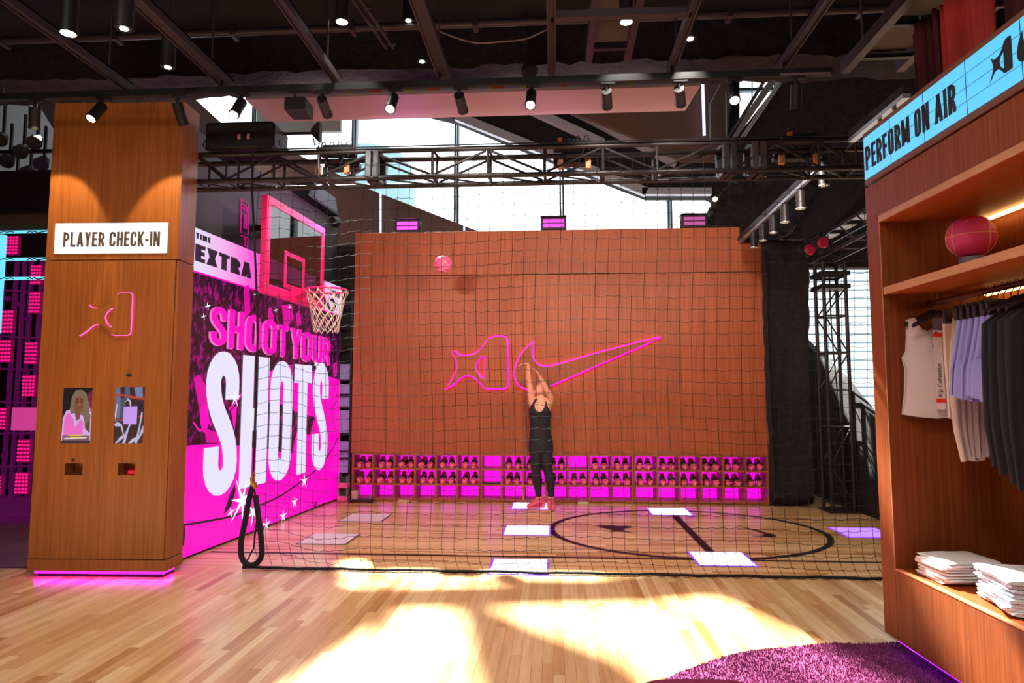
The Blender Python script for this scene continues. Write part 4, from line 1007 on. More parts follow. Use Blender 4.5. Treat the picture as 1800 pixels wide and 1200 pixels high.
for i, (px, py, Y, lab) in enumerate(((1421, 440, 8.9, 'lower round stage lamp with a red lens beside the truss tower'), (1444, 428, 8.7, 'upper round stage lamp with a red lens under the side truss'))):
    p = atY(px, py, Y); t = thing('stage_lamp', lab, 'lamp', p, group='red lensed stage lamps')
    MB().cyl((-.02, .12, .03), (0, -.04, 0), .06, .09, 16).obj('body', M_BLK2, t); MB().ball((.0, -.05, 0), .075, .03, .075).obj('lens', pm('red_lens', (120, 14, 40), .15), t)
    MB().tube([(-.1, .04, 0), (-.1, .04, .12), (0, .04, .16), (.1, .04, .12), (.1, .04, 0)], .008, 6).obj('yoke', M_BLK2, t)
    MB().box(-.02, .02, .02, .06, .155, 3.41 - p.z).obj('hanger', M_BLK2, t, sharp=0)
    MB().box(.05, .085, .06, .08, .05, .11).obj('tag', M_CLAMP, t, sharp=0)
# ------------------------------------------------------------------ player check-in kiosk
K0, K1 = Vector((-4.482, 5.426, 0)), Vector((-3.292, 5.467, 0)); KD = (K1 - K0).normalized(); KN = Vector((KD.y, -KD.x, 0)); KW = (K1 - K0).length
def kf(off=0.0): return lambda a, b, d: K0 + KD * a + KN * (off + d) + Vector((0, 0, b))
def KP(x, y, off=0.0):
    o = K0 + KN * off - CP; r = ray(x, y); t = o.dot(KN) / r.dot(KN); q = CP + r * t; return (q - K0).dot(KD), q.z
ki = thing('checkin_kiosk', 'tall wood veneer check-in pillar with two screens and a pink base glow', 'kiosk')
k0 = kf()
def kbox(nm, a, c, z0, z1, d0, d1, mat, bev=.003, lab=None): return MB().prism([(a, z0), (c, z0), (c, z1), (a, z1)], d0, d1, k0).obj(nm, mat, ki, sharp=0, bevel=bev, label=lab)
KT = 4.17; ZJ = 2.735; DP = .27
kbox('upper_panel', 0, KW, ZJ + .004, KT, -DP, 0, M_KIOSK)
kbox('plinth', -.004, KW + .004, .06, .155, -DP, .003, M_KIOSK)
kbox('plinth_core', .05, KW - .05, 0, .06, -DP + .04, -.06, M_BLACK, 0)
# middle front is built round its openings: two screens, two niches
def rng(x0, y0, x1, y1): a0, z1 = KP(x0, (y0 + y1) / 2)[0], KP((x0 + x1) / 2, y0)[1]; a1, z0 = KP(x1, (y0 + y1) / 2)[0], KP((x0 + x1) / 2, y1)[1]; return a0, a1, z0, z1
sc1 = rng(109, 681, 160.5, 779); sc2 = rng(201, 680, 253, 779); ni1 = rng(114, 814, 145, 834.5); ni2 = rng(207.5, 814, 237.5, 834.5)
z0m, z1m = .163, ZJ - .004
def front(a, c, z0, z1): kbox('front_panel', a, c, z0, z1, -.03, 0, M_KIOSK, 0)
ed = KW - .02
kbox('body_core', .01, KW - .018, z0m, z1m, -DP, -.14, M_KIOSK, 0)
kbox('side_panel', KW - .018, KW, z0m, z1m, -DP, -.012, M_KIOSK, .002)
kbox('left_return', 0, .012, z0m, z1m, -DP, -.03, M_KIOSK, 0)
aL_, aM0, aM1, aR_ = ni1[0], max(sc1[1], ni1[1]), min(sc2[0], ni2[0]), ni2[1]
lo = min(ni1[2], ni2[2]); hi = max(sc1[3], sc2[3])
MBF = MB()
def fpiece(a, c, z0, z1): MBF.prism([(a, z0), (c, z0), (c, z1), (a, z1)], -.03, 0, k0)
def fcol(a, c, holes):
    z = z0m
    for h0, h1 in holes: fpiece(a, c, z, h0); z = h1
    fpiece(a, c, z, z1m)
cuts = sorted({0.0, ed, sc1[0], sc1[1], sc2[0], sc2[1], ni1[0], ni1[1], ni2[0], ni2[1]})
for a, c in zip(cuts, cuts[1:]):
    mid_ = (a + c) / 2; hs = []
    for h in (ni1, ni2, sc1, sc2):
        if h[0] < mid_ < h[1]: hs.append((h[2], h[3]))
    fcol(a, c, sorted(hs))
MBF.obj('front_panel', M_KIOSK, ki, sharp=0)
kbox('shadow_gap', ed, KW - .001, z0m, z1m, -.03, -.014, M_BLACK, 0)
# niches
for h in (ni1, ni2):
    nb_ = MB(); a, c, z0, z1 = h
    nb_.prism([(a, z0), (c, z0), (c, z1), (a, z1)], -.135, -.13, k0)
    for q in (((a - .004, z0 - .004), (c + .004, z0 - .004), (c + .004, z0), (a - .004, z0)), ((a - .004, z1), (c + .004, z1), (c + .004, z1 + .004), (a - .004, z1 + .004)), ((a - .004, z0), (a, z0), (a, z1), (a - .004, z1)), ((c, z0), (c + .004, z0), (c + .004, z1), (c, z1))):
        nb_.prism(list(q), -.135, -.002, k0)
    nb_.obj('niche', M_KIOSK, ki, sharp=0)
sq = MB().prism([(0, 0), (.07, 0), (.07, .03), (0, .036)], -.09, -.02, lambda a, b_, d: k0(ni2[1] - .078 + a, ni2[2] + .003 + b_, d)).obj('wristband', pm('red_plastic', (226, 10, 50), .4, emit=(226, 10, 50), es=.25), sharp=0, bevel=.006, label='small red plastic piece lying in the right kiosk niche', cat='accessory')
# camera dots
a, z = KP(227, 659); MB().prism([(a - .022 + p[0], z + p[1]) for p in arc(.036, 0, .011, .011, -90, 90, 8) + arc(.008, 0, .011, .011, 90, 270, 8)], -.001, .004, k0).obj('camera_slot', M_BLACK, ki, sharp=0)
a, z = KP(129, 808); MB().cyl(k0(a, z, -.001), k0(a, z, .006), .014, n=14).obj('sensor', M_BLACK, ki)
# screens: flat pictures
def sface(sq_, pts, d, mat, nm, par):
    a0, a1, z0, z1 = sq_
    return MB().face([k0(a0 + (a1 - a0) * x, z1 + (z0 - z1) * y, d) for x, y in pts]).obj(nm, mat, par, sharp=0)
full = [(0, 1), (1, 1), (1, 0), (0, 0)]
E1 = lambda n, c, s=.9: glow('kiosk_' + n, c, s)
s1 = kbox('display', sc1[0], sc1[1], sc1[2], sc1[3], -.03, -.006, M_BLACK, 0)
def d1(pts, c, lay, nm='picture'): sface(sc1, pts, -.0055 + lay * .0006, E1('%d_%d_%d' % c, c), nm, s1)
d1(full, (18, 14, 26), 0)
d1([(.84, .1), (1, .05), (1, .45), (.86, .4)], (120, 24, 70), 1)
d1([(.0, 1), (.02, .55), (.12, .42), (.3, .38), (.62, .36), (.9, .34), (1, .42), (1, .85), (1, 1)], (216, 176, 236), 1)
d1([(.06, .86), (.08, .55), (.2, .44), (.38, .56), (.46, .72), (.62, .58), (.74, .62), (.72, .84)], (240, 110, 200), 2)
d1([(.74, .5), (.95, .48), (.96, .82), (.8, .74)], (96, 70, 40), 2)
d1([(.24, .4), (.3, .16), (.42, .05), (.6, .03), (.78, .1), (.9, .3), (.92, .6), (.8, .66), (.7, .5), (.4, .46), (.3, .48)], (128, 104, 80), 3)
d1([(.42, .42), (.4, .24), (.46, .17), (.6, .16), (.7, .22), (.7, .36), (.62, .44), (.6, .56), (.5, .6), (.44, .5)], (128, 78, 60), 4)
d1([(.44, .22), (.52, .2), (.52, .215), (.44, .235)], (50, 24, 20), 5); d1([(.6, .21), (.68, .22), (.68, .235), (.6, .225)], (50, 24, 20), 5)
d1([(.46, .25), (.52, .245), (.52, .265), (.46, .265)], (26, 14, 16), 5); d1([(.6, .25), (.66, .255), (.66, .27), (.6, .265)], (26, 14, 16), 5)
d1([(.5, .365), (.57, .355), (.62, .365), (.57, .385)], (150, 50, 60), 5); d1([(.54, .26), (.57, .26), (.59, .33), (.53, .33)], (150, 96, 76), 5)
d1([(.04, 1), (.04, .86), (.96, .86), (.96, 1)], (130, 90, 96), 3); d1([(.1, .9), (.88, .88), (.86, .91), (.12, .93)], (226, 200, 210), 4)
d1([(.24, .845), (.74, .845), (.74, .865), (.24, .865)], (232, 220, 40), 6); d1([(.32, .88), (.66, .88), (.66, .9), (.32, .9)], (232, 220, 40), 6)
d1([(0, 1), (0, .95), (1, .95), (1, 1)], (50, 40, 60), 5)
s2 = kbox('display', sc2[0], sc2[1], sc2[2], sc2[3], -.03, -.006, M_BLACK, 0)
def d2(pts, c, lay, nm='picture'): sface(sc2, pts, -.0055 + lay * .0006, E1('%d_%d_%d' % c, c), nm, s2)
d2(full, (58, 34, 44), 0)
d2([(0, .0), (.14, 0), (.2, .3), (.16, .6), (0, .62)], (104, 112, 150), 1); d2([(.3, 0), (.46, 0), (.5, .2), (.3, .22)], (84, 92, 120), 1); d2([(.62, 0), (.9, 0), (.94, .22), (.7, .2)], (120, 126, 170), 1)
d2([(.16, .2), (.34, .2), (.36, .6), (.18, .62)], (76, 84, 92), 1)
d2([(0, .13), (.3, .13), (.7, .17), (1, .2), (1, .235), (.6, .21), (.3, .165), (0, .165)], (190, 66, 48), 2)
d2([(0, .56), (.4, .55), (.8, .52), (1, .5), (1, .535), (.6, .565), (0, .59)], (150, 56, 46), 2)
for q in ([(.3, .3), (.42, .2), (.52, .24), (.55, .34), (.5, .34), (.47, .26), (.4, .24)], [(.0, .66), (.1, .62), (.26, .66), (.36, .86), (.33, .88), (.22, .7), (.04, .7)], [(.06, 1), (.22, .88), (.36, .85), (.52, .66), (.56, .67), (.4, .88), (.12, 1)], [(.3, 1), (.4, .84), (.5, .66), (.53, .68), (.4, 1)], [(.5, 1), (.62, .92), (.86, .86), (.96, .7), (1, .68), (1, .8), (.84, .94), (.6, 1)], [(.72, 1), (.84, .7), (.9, .44), (.95, .46), (.88, .74), (.8, 1)], [(.0, .5), (.05, .3), (.09, .3), (.04, .6)]):
    d2(q, (196, 186, 220), 3)
d2([(.74, .32), (.86, .3), (.92, .4), (.8, .4)], (20, 20, 50), 3)
d2([(.3, .35), (.76, .34), (.76, .665), (.3, .66)], (206, 156, 246), 4, 'blank_card')
# light box sign
sg1 = rng(97.5, 393, 296, 446)
za, zb = 2.79, 3.065
lbx = kbox('light_box', sg1[0], sg1[1], za, zb, .0, .012, pm('sign_body', (230, 230, 235), .4), 0)
MB().prism([(sg1[0] + .003, za + .003), (sg1[1] - .003, za + .003), (sg1[1] - .003, zb - .003), (sg1[0] + .003, zb - .003)], .0121, .014, k0).obj('face', glow('sign_white', (255, 252, 255), 1.5), lbx, sharp=0)
t0 = KP(113, 424)[0]; t1 = KP(283, 420)[0]; zz0 = KP(200, 434)[1]; zz1 = KP(200, 408)[1]
word_fit(('letter', pm('sign_ink', (96, 84, 80), .6), lbx), 'PLAYER CHECK-IN', t0, t1, zz0, zz1 - zz0, .0225, kf(.0146), .42, .6, hk=.9)
# raised emblem with a neon edge
sx_, sz_ = (KP(233, 555)[0] - KP(142, 590)[0]) / (568 - 138), (KP(200, 516)[1] - KP(200, 591)[1]) / (492 - 128)
ax, az = KP(142, 590)
def kpt(p): return (ax + (p[0] - 138) * sx_, az + (494 - p[1]) * sz_)
kp = [kpt(p) for p in STAR]; kh = [kpt(p) for p in HOLE]
xs_ = kh[0][0]
def clip2(P, right):
    o = []
    for i in range(len(P)):
        a, c = P[i], P[(i + 1) % len(P)]; ia = (a[0] >= xs_) == right; ic = (c[0] >= xs_) == right
        if ia: o.append(a)
        if ia != ic: u = (xs_ - a[0]) / (c[0] - a[0]); o.append((xs_, a[1] + (c[1] - a[1]) * u))
    return o
em = MB().prism(clip2(kp, True), .0, .02, k0)
L = clip2(kp, False); on = [i for i in range(len(L)) if abs(L[i][0] - xs_) < 1e-6]; ib = max(on, key=lambda i: L[i][1]); L = L[ib:] + L[:ib]
if abs(L[1][0] - xs_) < 1e-6: L = [L[0]] + L[:0:-1]
L = L + kh[::-1] if abs(L[-1][1] - kh[-1][1]) < abs(L[-1][1] - kh[0][1]) else L + kh
em.prism(L, .0, .02, k0)
emo = em.obj('emblem', M_KIOSK, ki, sharp=0)
MN2 = glow('kiosk_neon', (255, 70, 170), 2.6)
def neon(pts): MB().tube([k0(a, b_, .012) for a, b_ in pts], .0065, 6).obj('neon_edge', MN2, emo)
neon(kp[8:19]); neon(kp[22:27]); neon(kp[0:4]); neon(kh[0:8])
# pink glow under the plinth
MB().prism([(.03, .03), (KW - .03, .03), (KW - .03, .05), (.03, .05)], -.055, -.045, k0).obj('base_light', glow('base_glow', (255, 10, 236), 13), ki, sharp=0)
MB().bar(k0(KW - .045, .04, -.05), k0(KW - .045, .04, -DP + .05), .01, .02).obj('base_light', MATS['base_glow'], ki, sharp=0)
MB().tube([k0(KW + .002 + .012 * math.cos(a), 1.02 + .012 * math.sin(a), -DP + .04) for a in [2*PI*k/12 for k in range(12)]], .003, 5, True).obj('hook', M_GREY, ki)

# ------------------------------------------------------------------ far left: carpet, lit lattice wall, cyan strips
struct('floor_2', MB().box(-9, -3.66, 5.74, 12.4, -.019, .006), pm('plum_carpet', (112, 66, 106), .9, bump=.4, bscale=120, vary=.25, vscale=3), 'plum carpet behind the check-in pillar', 'carpet')
lw = thing('lattice_wall', 'black lattice wall of glowing pink lamp pads behind the check-in pillar', 'light wall', (0, 0, 0))
YL = 7.9
M_PUR = pm('lattice_purple', (96, 28, 92), .45, metal=.2, emit=(120, 20, 110), es=.25); M_PAD = pm('pad_body', (150, 30, 120), .5, emit=(170, 10, 110), es=.16); M_DOT = glow('pad_dot', (255, 20, 120), 1.7)
MB().box(-9, -5.2, YL + .35, YL + .45, 0, 4.6).obj('back_board', pm('lattice_back', (28, 10, 26), .6), lw, sharp=0)
for px in (-170, -128, -86, -44, -10, 13, 27, 40, 58):
    x = atY(px, 700, YL + .1).x; MB().box(x - .02, x + .02, YL + .1, YL + .14, 0, 3.3).obj('upright', M_PUR, lw, sharp=0)
for px in (20, 47):
    x = atY(px, 700, YL + .2).x; MB().box(x - .03, x + .03, YL + .2, YL + .26, 0, 3.3).obj('upright', M_BLACK, lw, sharp=0)
for y0, y1 in ((500, 514), (586, 594), (646, 650), (706, 708), (766, 761), (826, 819)):
    p, q = atY(-190, y0 - 3 - 22 * (y0 - y1) / -110, YL), atY(75, y1, YL); p.y = YL + .05; q.y = YL + .05
    MB().bar(p, q, .04, .025).obj('rail', M_PUR, lw, sharp=0)
for px, py, z in ((6, 620, 1), (46, 655, 1), (8, 800, 1), (30, 700, 1), (50, 560, 1), (14, 525, 1), (36, 535, 1)):
    p = atY(px, py, YL + .12); MB().cyl((p.x, YL + .1, p.z), (p.x, YL + .14, p.z), .035, n=12).obj('fitting', M_PUR, lw)
def pad(x0, y0, x1, y1, rows=6, cols=4):
    p, q = atY(x0, y1, YL), atY(x1, y0, YL); b_ = MB().box(p.x, q.x, YL - .02, YL + .03, p.z, q.z).obj('lamp_pad', M_PAD, lw, sharp=0, bevel=.004)
    d = MB(); w_, h_ = (q.x - p.x), (q.z - p.z)
    for i in range(cols):
        for j in range(rows):
            cx, cz = p.x + w_ * (i + .5) / cols, p.z + h_ * (j + .5) / rows; r = min(w_ / cols, h_ / rows) * .3
            d.cyl((cx, YL - .032, cz), (cx, YL - .02, cz), r, n=8)
    d.obj('lamp_dots', M_DOT, b_, kind='stuff')
for q in ((52, 513, 74, 551), (2, 545, 27, 586), (-3, 597, 23, 637), (45, 601, 68, 640), (40, 659, 65, 697), (-10, 716, 14, 755), (31, 772, 56, 812), (27, 830, 53, 868), (-6, 836, 5, 870), (55, 466, 76, 500), (12, 415, 35, 448), (-70, 560, -46, 600), (-120, 640, -97, 680), (-62, 700, -38, 740), (-118, 780, -94, 820), (-66, 840, -42, 880), (-170, 560, -147, 600), (-165, 720, -142, 760), (-120, 490, -96, 530), (-60, 440, -37, 478)): pad(*q)
p, q = atY(20, 756, YL - .05), atY(66, 716, YL - .05)
MB().box(p.x, q.x + .1, YL - .06, YL - .03, p.z, q.z).obj('pink_panel', pm('pink_panel', (214, 70, 160), .4, emit=(214, 70, 160), es=.6), lw, sharp=0)
MB().box(-9, -5.6, YL - .25, YL + .3, .0, .1).box(-9, -5.6, YL - .1, YL + .3, .1, .26).obj('step', M_PUR, lw, sharp=0)
M_CYAN = glow('cyan_strip', (110, 222, 246), 1.15)
cb = thing('cyan_light_beam', 'set of cyan light strips with black marks behind the check-in pillar', 'light strip')
for y0, y1, xx in ((404, 411, 86), (452, 458.5, 84), (486, 492, 80)):
    p, q = atY(-190, y1 + 1, 6.9), atY(xx + 8, y0, 6.9)
    MB().box(p.x, q.x, 6.9, 6.95, p.z, q.z).obj('strip', M_CYAN, cb, sharp=0)
    for k, (a, c) in enumerate(((0, 24), (48, 82))):
        u, v = atY(a, (y0 + y1) / 2 + 1.2, 6.895), atY(c, (y0 + y1) / 2 + .6, 6.895)
        if k == 0: MB().tube([u, u.lerp(v, .3) + V3(0, 0, .014), u.lerp(v, .5), u.lerp(v, .75) + V3(0, 0, .012), v], .006, 4).obj('mark', M_BLACK, cb)
        else: MB().tube([u, u.lerp(v, .15) + V3(0, 0, .016), u.lerp(v, .25), u.lerp(v, .35) + V3(0, 0, .016), u.lerp(v, .55) + V3(0, 0, -.006), v + V3(0, 0, .016)], .007, 4).obj('mark', M_BLACK, cb)
p, q = atY(-10, 900, 6.9), atY(-4, 412, 6.9)
MB().box(p.x - .1, q.x, 6.9, 6.95, atY(0, 585, 6.9).z, q.z).obj('upright_strip', M_CYAN, cb, sharp=0)
struct('wall_9', MB().prism([(atY(-60, 376, 6.95).x, atY(-60, 378, 6.95).z), (atY(92, 376, 6.95).x, atY(92, 374, 6.95).z), (atY(92, 404, 6.95).x, atY(92, 403, 6.95).z), (atY(-60, 404, 6.95).x, atY(-60, 405, 6.95).z)], 6.96, 7.1, lambda a, b_, d: (a, d, b_)), pm('umber', (52, 40, 32), .7), 'dark brown fascia board above the cyan light strips', 'wall')
# black rig and grey wall high on the left
px_slab('wall_10', [(50, 148), (313, 148), (352, 182), (440, 262), (440, 300), (96, 300), (96, 230), (68, 185), (50, 165)], 9.9, .1, pm('pale_grey_wall', (120, 124, 120), .7), 'grey wall high up behind the check-in pillar', 'wall')
rg = thing('lamp_rig', 'dark rig of stage lamps high on the far left', 'lamp rig')
for k in range(7):
    p = atY(6 + k * 12, 240 + (k * 37) % 90, 8.6)
    MB().cyl(p, p + V3(.05, -.12, -.1), .07, .1, 14).obj('lamp', M_BLK2, rg); MB().bar(p + V3(0, 0, .02), p + V3(0, 0, .5), .03).obj('hanger', M_BLK2, rg, sharp=0)
for z in (4.55, 5.0): MB().cyl((-9, 8.6, z), (-5.6, 8.6, z), .03).obj('pipe', M_BLK2, rg)
# ------------------------------------------------------------------ ceiling struts, pipes, ladders, track and lamps
sx = [atY(p, 150, 5.2).x for p in (240, 410, 600, 785, 970, 1175, 1365)]
slab_ = ['first', 'second', 'third', 'fourth', 'fifth', 'sixth', 'seventh']
for i, x in enumerate(sx + [-5.0]):
    t = thing('ceiling_strut', 'slotted steel strut on the ceiling, ' + (slab_[i] + ' from the left over the track' if i < 7 else 'farthest left, above the grey wall'), 'strut', (x, 0, 4.1), group='struts running to the light track')
    wd = .1 if i in (1, 3) else .062
    MB().box(-wd / 2, -wd / 2 + .012, .8, 5.12, 0, .07).box(wd / 2 - .012, wd / 2, .8, 5.12, 0, .07).box(-wd / 2, wd / 2, .8, 5.12, .058, .07).obj('channel', M_STRUT, t, sharp=0)
    MB().box(-wd / 2 + .014, wd / 2 - .014, .8, 5.12, .01, .055).obj('insert', M_BLACK, t, sharp=0)
    for y in (1.5, 3.4, 4.85): MB().cyl((0, y, .07), (0, y, 1.2), .008, n=6).obj('hanger_rod', M_STRUT, t)
for i, (y, z, x0, x1, lab) in enumerate(((5.5, 4.82, -8.9, 7.3, 'long brown pipe across the ceiling just before the sprayed beam'), (4.45, 4.85, -3.6, -.95, 'short brown pipe high in the middle of the ceiling'), (4.5, 4.78, -2.9, -1.2, 'second short pipe near the third strut'))):
    t = thing('ceiling_pipe', lab, 'pipe', (0, y, z), group='pipes across the ceiling')
    MB().cyl((x0, 0, 0), (x1, 0, 0), .034, n=12).cyl((x0, .05, .02), (x1, .05, .02), .02, n=8).obj('pipe', M_STRUT, t)
    for k in range(int((x1 - x0) / 1.1)): MB().box(x0 + .5 + k * 1.1, x0 + .54 + k * 1.1, -.045, .075, -.045, .06).obj('strap', M_STRUT, t, sharp=0)
t = thing('cross_strut', 'short cross strut between the fifth and sixth ceiling struts', 'strut', (0, 4.3, 4.11))
MB().box(sx[4], sx[5], -.03, .03, .0, .05).obj('channel', M_STRUT, t, sharp=0)
def ladder(x0, x1, y0, y1, z, lab, n, yaw=0):
    t = thing('cable_ladder', lab, 'cable ladder', ((x0 + x1) / 2, y0, z)); hw = (x1 - x0) / 2; L = y1 - y0
    for s in (-1, 1): MB().box(s * hw - .03, s * hw + .03, 0, L, 0, .09).obj('side_rail', M_STRUT, t, sharp=0)
    for k in range(n): MB().box(-hw + .03, hw - .03, L * (k + .5) / n - .02, L * (k + .5) / n + .02, .0, .03).obj('rung', M_BLACK, t, sharp=0)
    for k in range(n - 1): MB().box(-hw + .03, hw - .03, L * (k + .5) / n + .04, L * (k + 1.5) / n - .04, .05, .06).obj('panel', M_DECK, t, sharp=0)
    for s in (-1, 1):
        for y in (.4, L - .3): MB().cyl((s * hw, y, .09), (s * hw, y, 1.0), .008, n=6).obj('hanger_rod', M_STRUT, t)
    return t
xa, xb = atY(1036, 142, 5.7).x, atY(1104, 142, 5.7).x
ladder(xa, xb, 2.6, 5.75, 4.55, 'panelled cable ladder in the middle of the ceiling', 7)
xa, xb = atY(1492, 130, 5.0).x, atY(1580, 138, 5.0).x
ladder(xa - .02, xb + .02, 2.0, 5.02, 4.02, 'panelled cable ladder at the right beside the red curtain', 7)
# slotted brackets and a loose cable
t = thing('slotted_bracket', 'short slotted bracket bar on the ceiling between third and fourth struts', 'bracket', atY(655, 40, 4.9))
for s in (-.03, .03): MB().bar((s - .12, -.5, .1), (s + .05, .35, -.02), .02).obj('bar', M_STRUT, t, sharp=0)
for k in range(6): MB().bar((-.1 + k * .03, -.4 + k * .14, .085 - k * .02), (-.04 + k * .03, -.4 + k * .14, .085 - k * .02), .015).obj('link', M_STRUT, t, sharp=0)
tag(MB().tube([atY(x, y, 5.6) for x, y in smooth_poly([(758, 48), (790, 62), (835, 75), (880, 73), (925, 68), (960, 52)], 5, False)], .008, 6).obj('loose_cable', pm('grey_cable', (110, 96, 96), .6)), 'thin grey cable sagging under the ceiling above the person', 'cable')
t = thing('drop_post', 'sprayed post with a lumpy knob hanging from the beam', 'post')
P = [atY(x, y, 6.2) for x, y in ((920, -4), (925, 90), (929, 112), (931, 124), (931, 145))]
MB().tube([tuple(p) for p in P], [.03, .032, .05, .09, .03], 10).obj('post', M_FIRE, t)
# black box hanging by the track
p = atY(519, 184, 5.03); t = thing('track_box', 'black control box hanging under the light track', 'box', p)
MB().box(-.085, .085, -.02, .18, -.05, .06).obj('case', M_BLACK, t, sharp=0, bevel=.006); MB().bar((0, .0, .05), (0, -.03, 4.02 - p.z), .02).obj('bracket', M_BLK2, t, sharp=0)

# the track and its heads
TY, TZ = 5.0, 4.0
tk = thing('light_track', 'long black light track crossing the picture under the ceiling', 'light track', (0, TY, TZ))
MB().box(-5.4, 2.14, -.02, .02, 0, .055).obj('rail', M_BLACK, tk, sharp=0)
MB().box(1.75, 2.13, -.021, -.012, .0, .02).obj('end_feed', pm('track_end', (128, 108, 104), .5), tk, sharp=0)
for s in (-4.6, -2.7, -.9, .93, 1.79): MB().cyl((s, 0, .055), (s, 0, .12), .012, n=8).obj('clip', M_BLK2, tk)
def track_head(px, aim, on, lab, watts=0, ang=50, col=(1, .93, .84), blend=.35, cone=None):
    x = atY(px, 170, TY).x; t = thing('track_spot', lab, 'spotlight', (x, TY, TZ), group='spotlights on the light track')
    MB().box(-.045, .07, -.018, .018, -.022, 0).obj('adapter', M_BLK2, t, sharp=0, bevel=.003)
    MB().cyl((0, 0, -.022), (0, 0, -.075), .013, n=10).obj('neck', M_BLK2, t)
    d = Vector(aim).normalized(); c = Vector((0, 0, -.075)) ; e = c + d * .165
    b_ = MB().cyl(c - d * .01, e, .041, n=20).obj('can', M_BLK2, t)
    MB().cyl(e - d * .02, e + d * .002, .0435, n=20).obj('trim_ring', M_BLACK, t)
    MB().cyl(e + d * .0022, e + d * .004, .034, n=20).obj('lens', M_BULB if on else pm('lens_off', (60, 58, 60), .2), t)
    if watts: spot('track_light', e + d * .02, e + d * (1 if cone is None else 1) + d, watts, ang, col, blend, .03, t)
    return t
WALLD = lambda px, tx, tz: Vector((tx, 9.6, tz)) - Vector((atY(px, 170, TY).x, TY, TZ - .07))
track_head(62, (-.2, .3, -1), False, 'dim spotlight at the left end of the light track')
track_head(180, (-.16, -.55, -.9), True, 'lit spotlight in front of the top of the check-in pillar')
track_head(312, (.16, .35, -.9), False, 'tilted spotlight at the right corner of the check-in pillar')
track_head(425, (-.1, -.55, -.9), True, 'lit spotlight against the bright upper left window')
WL = 45
track_head(566, WALLD(566, -2.0, 2.2), False, 'unlit-faced spotlight just right of the black track box', WL, 80, blend=1.0)
track_head(692, (-.02, -.6, -.85), True, 'first lit spotlight in front of the white soffit')
track_head(807, WALLD(807, -.4, 2.3), False, 'second spotlight turned to the wood wall, before the soffit', WL, 80, blend=1.0)
track_head(934, (-.03, -.6, -.85), True, 'middle lit spotlight in front of the white soffit')
track_head(1066, WALLD(1066, 1.0, 2.3), False, 'spotlight turned away before the pink soffit', WL, 80, blend=1.0)
track_head(1194, WALLD(1194, 2.3, 2.3), False, 'spotlight turned away at the right end of the soffit', WL, 80, blend=1.0)
track_head(1290, (-.12, -.55, -.9), True, 'bright lit spotlight in front of the glass balustrade')
track_head(1400, (.05, .3, -.9), False, 'spotlight with a bright side edge at the right end of the track')
# two assumed grazing lights without lamp bodies, for the pillar's upper panel
spot('assumed_pillar_light', (-4.2, 4.9, 3.86), (-4.5, 5.44, 2.7), 62, 64, (1, .74, .36), .25, .02)
spot('assumed_pillar_light', (-3.4, 4.9, 3.86), (-3.24, 5.46, 2.7), 62, 64, (1, .74, .36), .25, .02)
# cylinder downlights hanging from the struts
lens2 = glow('downlight_lens', (255, 250, 240), 12)
for i, (px, py, wpx, lab) in enumerate(((120, 58, 28, 'big lit cylinder downlight at the upper left'), (218, 50, 30, 'cylinder downlight beside the first wide strut'), (601, 38, 23, 'bright cylinder downlight left of the centre'), (718, 36, 21, 'cylinder downlight beside the fourth strut, nearer one'), (1101, 38, 24, 'bright cylinder downlight before the middle cable ladder'), (295, 118, 24, 'lower cylinder downlight under the second strut'), (742, 108, 19, 'small lower cylinder downlight under the fourth strut'), (1213, 68, 24, 'cylinder downlight beside the sixth strut'), (1652, 1, 26, 'cylinder downlight at the top right by the red curtain'))):
    D = .105 * FPX / wpx; r = ray(px, py); p = CP + r * (D / r.dot(CF))
    t = thing('downlight', lab, 'spotlight', p, group='cylinder downlights under the struts')
    MB().lathe([(.052, 0), (.052, .25), (.03, .262)], n=24).obj('can', M_BLACK, t); MB().lathe([(.0535, -.004), (.0535, .012), (.046, .012), (.046, -.004)], n=24, cap=False).obj('trim_ring', M_BLK2, t)
    MB().cyl((0, 0, -.005), (0, 0, -.001), .0455 if i in (0, 2, 4, 8) else .024, n=20).obj('lens', lens2, t)
    MB().cyl((0, 0, .26), (0, 0, 4.552 - p.z if i == 4 else .75), .008, n=6).obj('stem', M_BLK2, t)
    spot('downlight_light', (p.x, p.y, p.z - .02), (p.x, p.y, 0), 60, 70, (1, .92, .82), .5, .04)
# right hand track with hanging cylinders behind the net
p, q = atY(1312, 415, 9.2), atY(1450, 288, 6.2)
rt = thing('side_track', 'pale-edged light track running back over the rough column', 'light track')
pe = p + (p - q) * .3; MB().bar(pe, q, .035, .04).obj('rail', pm('track_pale', (150, 148, 160), .35, metal=.5), rt, sharp=0); MB().bar(pe + V3(0, 0, .05), q + V3(0, 0, .05), .05, .06).obj('rail_back', M_BLACK, rt, sharp=0)
for i, (px, yt, yb) in enumerate(((1338, 398, 424), (1358, 378, 406), (1379, 358, 389), (1400, 340, 371), (1425, 318, 350), (1456, 300, 328))):
    tt_ = (px - 8 - 1312) / (1450 - 1312); c = p.lerp(q, min(max(tt_, 0), 1)) - V3(0, 0, .045)
    h = (yb - yt) * c.y / FPX
    t = thing('pendant_spot', 'black hanging cylinder lamp on the side track, %s from its far end' % slab_[i], 'spotlight', (c.x, c.y, c.z - h), group='cylinders on the side track')
    MB().lathe([(.045, 0), (.045, h), (.02, h + .01)], n=18).obj('can', M_BLK2, t); MB().lathe([(.05, -.004), (.05, .008), (.04, .008), (.04, -.004)], n=18, cap=False).obj('trim_ring', pm('trim_pale', (180, 176, 170), .3, metal=.6), t)
    MB().cyl((0, 0, .0), (0, 0, .004), .036, n=16).obj('lens', glow('warm_lens', (255, 226, 190), 1.2), t)
    MB().cyl((0, 0, h), (0, 0, h + .05), .008, n=6).obj('stem', M_BLK2, t)
